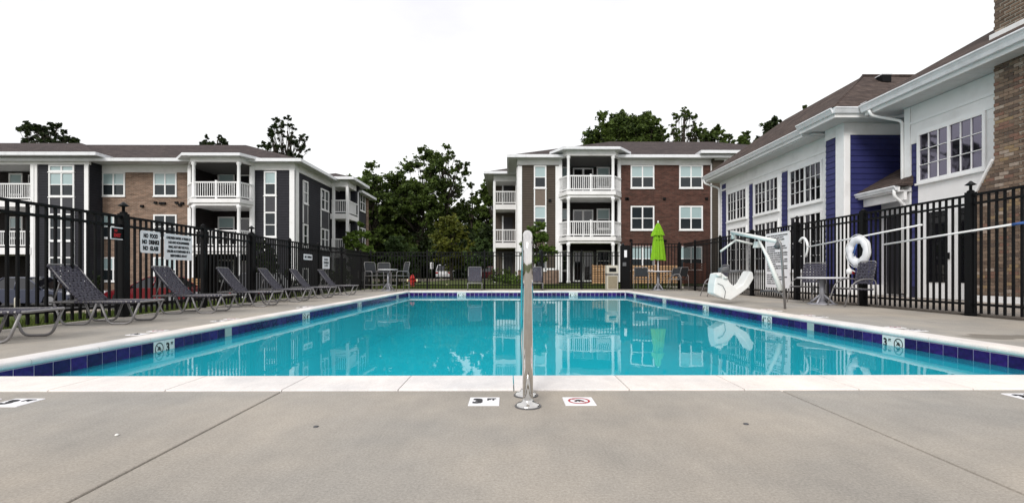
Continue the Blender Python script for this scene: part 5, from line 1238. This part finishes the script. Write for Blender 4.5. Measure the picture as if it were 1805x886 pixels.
# ================================================================== VEHICLES, SCREENS, SMALL THINGS BEYOND THE FENCE
def make_car(label, paint, loc, rz, suv=False):
    t = thing('parked_car', label, 'car', loc, None, rz)            # length along X, nose +X
    L2, W2 = 2.2, .88; rf = 1.62 if suv else 1.42; bl = .92 if suv else .86
    out = [(-L2, .32), (-L2 - .03, .55), (-L2 + .03, bl - .02), (-1.55, bl + .05), (-.6, bl + .03), (1.0, bl), (1.9, bl - .14), (L2, bl - .28), (L2 + .03, .45), (L2 - .05, .25), (1.85, .22)]
    for cx in (1.35, -1.35): out += [(cx + .36 * cos(radians(a)), .30 + .36 * sin(radians(a))) for a in range(0, 181, 30)]; out += [] if cx < 0 else [(.9, .2), (-.9, .2)]
    out.append((-1.85, .25))
    m = MB(); n = len(out); ys_ = [(-W2, .93), (-W2 + .10, 1.0), (W2 - .10, 1.0), (W2, .93)]
    for (y, k) in ys_: m.v += [(x * (.985 if k < 1 else 1), y, .28 + (z - .28) * k) for x, z in out]
    for j in range(3):
        for i in range(n): m.f.append((j * n + i, j * n + (i + 1) % n, (j + 1) * n + (i + 1) % n, (j + 1) * n + i)); m.sm.append(False)
    m.f += [tuple(range(n))[::-1], tuple(range(3 * n, 4 * n))]; m.sm += [False, False]
    part('body', m, paint, t)
    tp = .70; gx = [(-1.85 if suv else -1.75, bl), (-1.5 if suv else -1.05, rf), (.05, rf), (.95, bl)]
    m = MB(); m.v = [(x, -W2 + .06 if z == bl else -tp + .08, z) for x, z in gx] + [(x, W2 - .06 if z == bl else tp - .08, z) for x, z in gx]
    m.f = [(0, 3, 2, 1), (4, 5, 6, 7), (0, 1, 5, 4), (2, 3, 7, 6), (1, 2, 6, 5)]; m.sm = [False] * 5
    part('cabin_glass', m, 'glass_door', t)
    m = MB().prism([(gx[1][0] - .03, -tp + .06, rf - .015), (gx[2][0] + .05, -tp + .06, rf - .015), (gx[2][0] - .05, -tp + .12, rf + .03), (gx[1][0] + .05, -tp + .12, rf + .03)], (0, .001, 0))
    m = MB(); m.v = [(gx[1][0] - .04, -tp + .05, rf - .02), (gx[2][0] + .06, -tp + .05, rf - .02), (gx[2][0] + .06, tp - .05, rf - .02), (gx[1][0] - .04, tp - .05, rf - .02), (gx[1][0] + .06, -tp + .16, rf + .035), (gx[2][0] - .05, -tp + .16, rf + .035), (gx[2][0] - .05, tp - .16, rf + .035), (gx[1][0] + .06, tp - .16, rf + .035)]
    m.f = [(0, 3, 2, 1), (4, 5, 6, 7), (0, 1, 5, 4), (1, 2, 6, 5), (2, 3, 7, 6), (3, 0, 4, 7)]; m.sm = [False] * 6
    part('roof', m, paint, t)
    for sy in (-1, 1):
        for (a, c) in (((gx[0]), (gx[1])), ((-.35, bl), (-.45, rf)), (gx[3], gx[2])):
            part('pillar', MB().tube([(a[0], sy * (W2 - .055), a[1]), (c[0], sy * (tp - .07), c[1])], .035, 6), paint, t)
    for cx in (1.35, -1.35):
        for sy in (-1, 1):
            wv = part('wheel', MB().tube([(cx, sy * (W2 - .20), .32), (cx, sy * (W2 + .0), .32)], .32, 18), 'tyre', t)
            link('rim', MB().tube([(cx, sy * (W2 - .02), .32), (cx, sy * (W2 + .012), .32)], .20, 12).mesh('rim', 'rim'), wv)
    for sy in (-1, 1):
        part('headlight', MB().box(L2 - .12, L2 + .01, sy * .52, sy * .82, .60, .72), 'lamp_clear', t); part('tail_light', MB().box(-L2 - .045, -L2 + .1, sy * .55, sy * .83, .66, .84), 'lamp_red', t)
        part('bumper_strip', MB().box(L2 - .02, L2 + .05, sy * .05, sy * .8, .34, .44), 'grey_plastic', t)
        part('mirror', MB().box(.72, .86, sy * (W2 - .02), sy * (W2 + .14), bl + .0, bl + .12), paint, t)
    part('number_plate', MB().box(-L2 - .06, -L2 - .031, -.22, .22, .5, .62), 'sign', t)
    return t
make_car('slate blue saloon car parked behind the fence at the far left', 'car_blue', (-23.4, 24.6, -.975), 0.02)
make_car('red car parked behind the fence beside the left lamp post', 'car_red', (-19.2, 26.9, -.975), pi + .02)
make_car('black car parked near the charcoal corner of the left building', 'car_black', (-11.9, 24.6, -.975), pi / 2 * 1.0, True)
make_car('white car seen from behind on the far road between the trees', 'car_white', (XY(784, 56.3), 56.3, -.018), pi / 2 + .05, True)
make_car('dark red car on the far road, partly hidden by a lounger back', 'car_red', (XY(861, 55.3), 55.3, -.018), pi, False)
def slat_screen(label, px0, px1, Y_, z0, n, mat, grp='slatted wooden patio screens'):
    t = thing('slat_screen', label, 'wooden screen', (XY((px0 + px1) / 2, Y_), Y_, z0), grp); W = XY(px1, Y_) - XY(px0, Y_)
    sm_ = bevel(part('slat', MB().box(-W / 2, W / 2, -.02, .0, .06, .17), mat, t), .008)
    for k in range(1, n): o = sm_.copy(); COL.objects.link(o); o.parent = t; o.location.z = k * .145
    for x in (-W / 2 + .05, 0, W / 2 - .05): part('post', MB().box(x - .045, x + .045, .001, .09, 0, .145 * n + .08), mat, t)
slat_screen('pale wooden slat screen just left of the litter bin', 1043, 1076, 30.6, -.03, 8, 'wood')
slat_screen('long pale wooden slat screen behind the umbrella table', 1113, 1198, 31.4, -.03, 8, 'wood')
slat_screen('dark red wooden slat screen under the right ground floor window', 1205, 1246, 31.3, -.03, 9, 'wood_red')
slat_screen('pale wooden slat screen behind the blue car at far left', -10, 52, 29.7, -.98, 8, 'wood')
slat_screen('pale wooden slat screen below the white balcony tower at left', 316, 360, 28.9, -.98, 9, 'wood')
hx_, hy_ = XY(727, 23.6), 23.6
t = thing('fire_hydrant', 'red fire hydrant with pale caps on the grass behind the far fence', 'hydrant', (hx_, hy_, -.03))
part('barrel', MB().lathe([(.14, 0), (.14, .05), (.10, .06), (.10, .42), (.13, .43), (.13, .47), (.10, .50), (.07, .58), (.03, .62), (.02, .66)], n=16), 'hydrant', t)
for sx in (-1, 1): part('outlet', MB().tube([(sx * .08, 0, .33), (sx * .20, 0, .33)], .06, 12), 'hydrant', t); part('cap', MB().tube([(sx * .20, 0, .33), (sx * .27, 0, .33)], .075, 12), 'yellow', t)
part('outlet', MB().tube([(0, -.08, .30), (0, -.17, .30)], .08, 12), 'hydrant', t)
t = thing('parking_sign', 'small white sign on a thin post on the lawn before the far trees', 'sign', (XY(761, 46), 46, -.03))
part('post', MB().tube([(0, 0, 0), (0, 0, 1.75)], .025, 6), 'frame', t); part('board', MB().box(-.15, .15, -.04, -.025, 1.12, 1.72), 'sign', t)
part('lettering', MB().box(-.025, .025, -.046, -.041, 1.2, 1.62), 'ink', t)
t = thing('marker_post', 'thin pale post on the lawn below the white car', 'post', (XY(788, 24.5), 24.5, -.03))
part('post', MB().tube([(0, 0, 0), (0, 0, 1.25)], .018, 6), 'frame', t); part('foot', MB().lathe([(.05, 0), (.05, .14), (.03, .16)], n=8), 'yellow', t)
t = thing('bollard', 'short pale bollard on the verge behind the blue car', 'bollard', (XY(30, 20.1), 20.1, -.99)); part('post', MB().lathe([(.09, 0), (.09, .62), (.05, .68)], n=10), 'tan_light', t)

# ================================================================== TREES
def leaves(centres, radii, counts, size, rng, flat=.75):
    """leaf-sized faces scattered along twigs in every clump; returns vertex array of quads"""
    P = []
    for c, r, n in zip(centres, radii, counts):
        c = np.array(c); nt = max(3, int(n / 26)); tip = rng.normal(size=(nt, 3)); tip /= np.linalg.norm(tip, axis=1)[:, None]
        tip *= (r * rng.uniform(.5, 1.45, nt))[:, None]; tip[:, 2] = tip[:, 2] * flat + .12 * r
        k = rng.integers(0, nt, n); f = rng.random(n) ** .55
        P.append(c + tip[k] * f[:, None] + rng.normal(0, .13 * r, (n, 3)))
    P = np.concatenate(P); n = len(P)
    a = rng.normal(size=(n, 3)); a[:, 2] *= .6; a /= np.linalg.norm(a, axis=1)[:, None]; b = np.cross(a, rng.normal(size=(n, 3))); b /= np.linalg.norm(b, axis=1)[:, None] + 1e-9
    s = size * rng.uniform(.5, 1.4, n)[:, None]
    v = np.stack([P - a * s, P + b * s * .55, P + a * s, P - b * s * .55], 1)
    return v.reshape(-1, 3)
def leaf_mesh(v, mat):
    n = len(v) // 4; me = bpy.data.meshes.new('crown'); me.vertices.add(4 * n); me.vertices.foreach_set('co', v.ravel())
    me.loops.add(4 * n); me.loops.foreach_set('vertex_index', np.arange(4 * n)); me.polygons.add(n)
    me.polygons.foreach_set('loop_start', np.arange(0, 4 * n, 4)); me.polygons.foreach_set('loop_total', np.full(n, 4)); me.update(); me.materials.append(M[mat]); return me
def tree(label, px, Y_, ytop, wpx, ybase, mat, ncl=40, nl=240, leaf=.16, clump=.22, seed=1, group=None, gzz=None, name='tree', X=None, top=None, shape=1.0, limbs=9):
    """px centre, ytop crown top, wpx crown width, ybase crown bottom (photo pixels at distance Y_)"""
    rng = np.random.default_rng(seed); x = XY(px, Y_) if X is None else X
    z0 = gz(x, Y_) if gzz is None else gzz
    H = ZY(px, ytop, Y_); zb = ZY(px, ybase, Y_); R = wpx / 865 * Y_ / 2; h = H - zb
    t = thing(name, label, 'tree' if name != 'shrub' else 'shrub', (x, Y_, z0), group)
    zc, zh = (H + zb) / 2 - z0, h / 2
    cs = []
    while len(cs) < ncl:
        p = rng.uniform(-1, 1, 3)
        if p @ p > 1: continue
        if rng.random() > .35 + .65 * np.sqrt(p @ p): continue
        p = p * rng.uniform(.82, 1.12)
        w = 1 - (1 - shape) * max(p[2], -.2)
        cs.append((p[0] * R * w * .92, p[1] * R * w * .92, zc + p[2] * zh * .93))
    cs[0] = (R * .1, 0, zc + zh * .93)
    rad = [R * clump * rng.uniform(.6, 1.35) for _ in cs]; cnt = [int(nl * (r / (R * clump)) ** 2) for r in rad]
    v = leaves(cs, rad, cnt, leaf, rng)
    cr = link('crown', leaf_mesh(v, mat), t)
    m = MB(); r0 = max(.05, .018 * (H - z0) + .03)
    pts = [Vector((0, 0, -.1))]; nseg = 6; topz = zc + zh * .55
    for k in range(1, nseg + 1): pts.append(Vector((rng.normal(0, .02) * R * k, rng.normal(0, .02) * R * k, topz * k / nseg)))
    m.tube(pts, [r0 * (1.25 if k == 0 else 1 - .8 * k / nseg) for k in range(nseg + 1)], 8)
    o = part('trunk', m, 'bark', t)
    idx_ = rng.permutation(len(cs)); tw = MB()
    for q, i in enumerate(idx_):
        c = Vector(cs[i]); zz_ = max(min(c.z * .72, topz), topz * .28); k = min(int(zz_ / topz * nseg), nseg - 1); a = pts[k].lerp(pts[k + 1], zz_ / topz * nseg - k)
        mid = a.lerp(c, .5) + Vector((rng.normal(0, .06) * R, rng.normal(0, .06) * R, -.06 * R)); rr = r0 * (.34 if q < limbs else .17)
        if q < limbs: link('limb', MB().tube([a, mid, c], [rr, rr * .6, rr * .2], 5).mesh('limb', 'bark'), o)
        else: tw.tube([a, mid, c], [rr, rr * .6, rr * .25], 4, cap=False)
        for _ in range(3):
            d = Vector(rng.normal(size=3)).normalized() * R * clump * 1.1; tw.tube([c - (c - mid) * .2, c + d], [rr * .25, rr * .08], 3, cap=False)
    link('twigs', tw.mesh('twigs', 'bark'), o)['kind'] = 'stuff'
    return t
gB = 'tall trees beyond the far road'
tree('tallest dense green tree in the gap between the two apartment blocks', 737, 68, 258, 132, 470, 'leaf', 140, 280, .20, .17, 3, gB, limbs=10, shape=.8)
tree('loose airy tree leaning right of the tallest tree in the gap', 785, 70, 256, 92, 400, 'leaf', 80, 105, .19, .15, 4, gB)
tree('broad green tree just right of the left apartment block', 650, 66, 288, 104, 470, 'leaf', 110, 300, .21, .19, 5, gB)
tree('dark tree behind the left edge of the right apartment block', 868, 70, 316, 76, 480, 'leaf', 110, 300, .21, .19, 6, gB)
tree('slim loose sapling top standing in the open sky gap', 832, 72, 322, 30, 420, 'leaf', 22, 90, .20, .25, 16, gB)
tree('dark filler tree low behind the tallest tree', 688, 74, 336, 116, 490, 'leaf_dark', 90, 420, .26, .24, 7, gB)
tree('dark filler tree low right of the tallest tree', 810, 76, 362, 110, 492, 'leaf', 90, 420, .26, .24, 8, gB)
tree('dark low tree at the left side of the gap behind the balconies', 622, 72, 352, 70, 488, 'leaf_dark', 45, 420, .26, .28, 9, gB)
gS = 'small trees on the far lawn'
tree('light yellow green young tree right of centre in the gap', 797, 50, 378, 82, 478, 'leaf_yellow', 60, 230, .15, .22, 20, gS, shape=.75)
tree('blue green layered young tree in the middle of the gap', 702, 47, 418, 68, 486, 'leaf_blue', 46, 200, .13, .22, 21, gS)
tree('bright young tree at the corner of the left apartment block', 632, 36, 392, 56, 478, 'leaf_bright', 50, 200, .11, .22, 22, gS, shape=.7)
tree('young layered tree with pale leaves left of the right apartment block', 848, 48, 424, 64, 484, 'leaf_blue', 40, 190, .13, .22, 23, gS)
tree('small light green tree in front of the brown siding, behind the handrail', 946, 27.5, 392, 62, 470, 'leaf_bright', 46, 210, .085, .22, 24, gS, shape=.72)
tree('small dark tree behind the left fence below the balcony tower', 463, 24, 425, 44, 500, 'leaf_dark', 34, 240, .09, .26, 25, gS, gzz=-.98)
gR = 'tree tops showing above the apartment roofs'
tree('round tree top above the left end of the left roof', 86, 62, 215, 100, 285, 'leaf_dark', 90, 55, .20, .13, 31, gR)
tree('sparse tree top above the middle of the left roof', 382, 66, 238, 60, 278, 'leaf_dark', 40, 60, .2, .16, 32, gR)
tree('tall sparse tree above the right end of the left roof', 503, 60, 207, 86, 310, 'leaf_dark', 110, 42, .19, .12, 33, gR, limbs=10)
tree('dense dark tree top above the middle of the right roof', 1088, 66, 201, 118, 290, 'leaf', 90, 300, .22, .2, 34, gR)
tree('dense tree top joining the dark one above the right roof', 1135, 68, 205, 66, 290, 'leaf', 44, 330, .25, .28, 35, gR)
tree('tall airy tree top above the right roof with open branches', 1204, 64, 188, 84, 285, 'leaf', 90, 40, .19, .12, 36, gR, limbs=10)
tree('low airy tree top above the right end of the right roof', 1258, 66, 224, 70, 285, 'leaf', 60, 50, .24, .20, 37, gR)
tree('small tree top between the right block and the clubhouse roof', 1313, 68, 234, 46, 280, 'leaf', 30, 190, .24, .26, 38, gR)
tree('dark tree top touching the clubhouse roof slope', 1364, 66, 211, 60, 275, 'leaf_dark', 44, 230, .24, .26, 39, gR)
tree('small twig of tree top higher along the clubhouse roof', 1417, 64, 188, 30, 240, 'leaf', 18, 80, .24, .26, 40, gR)
# trees across the car park on the left, outside the view but mirrored in the clubhouse windows
gM = 'trees on the far side of the car park'
for i, (X_, Y_, h, r) in enumerate(((-47, 3, 11, 4.2), (-55, 14, 14, 5), (-50, -9, 12, 4.6), (-60, 26, 15, 5.5), (-52, 20, 10, 4))):
    t = tree('broad dark tree beyond the car park at far left', 0, Y_ + .01, 0, 1, 1, 'leaf_dark', 2, 2, .1, .2, 50 + i, gM, X=X_) if False else None
# shrubs and understorey
gH = 'shrubs at the foot of the buildings'
k = 0
for (px, y, yt, w, mat, lb) in ((166, 29.4, 478, 26, 'leaf_dark', 'dark round shrub at the foot of the tan brick wall'), (888, 33.5, 478, 48, 'leaf', 'low green shrub before the rear balconies of the right block'), (905, 30, 487, 60, 'leaf_bright', 'pale green low shrub before the right block'),
                                (505, 28.6, 480, 34, 'leaf_dark', 'dark shrub at the charcoal corner of the left block'), (600, 34, 470, 40, 'leaf', 'green shrub below the rear balconies of the left block'), (672, 44, 470, 46, 'leaf_dark', 'dark shrub behind the tall table in the corner')):
    tree(lb, px, y, yt, w, 482 + (.64 + (1.0 if px < 560 else 0.05)) * 865 / y, mat, 18, 150, .06, .34, 70 + k, gH, name='shrub', limbs=2); k += 1
# dense undergrowth below the far trees: nobody could count it
rng = np.random.default_rng(90); cs = []; rd = []
for i in range(210):
    x = rng.uniform(-26, 1.5); cs.append((x, rng.uniform(66, 84), rng.uniform(-.2, 6.5))); rd.append(rng.uniform(1.2, 2.4))
v = leaves(cs, rd, [330] * len(cs), .26, rng); o = link('undergrowth', leaf_mesh(v, 'leaf_dark')); o['kind'] = 'stuff'
cs = [(rng.uniform(-140, 150), rng.uniform(118, 150), rng.uniform(0, 7)) for i in range(420)]
v = leaves(cs, [rng.uniform(2.5, 5) for _ in cs], [130] * len(cs), .8, rng); o = link('distant_wood', leaf_mesh(v, 'leaf_dark')); o['kind'] = 'stuff'
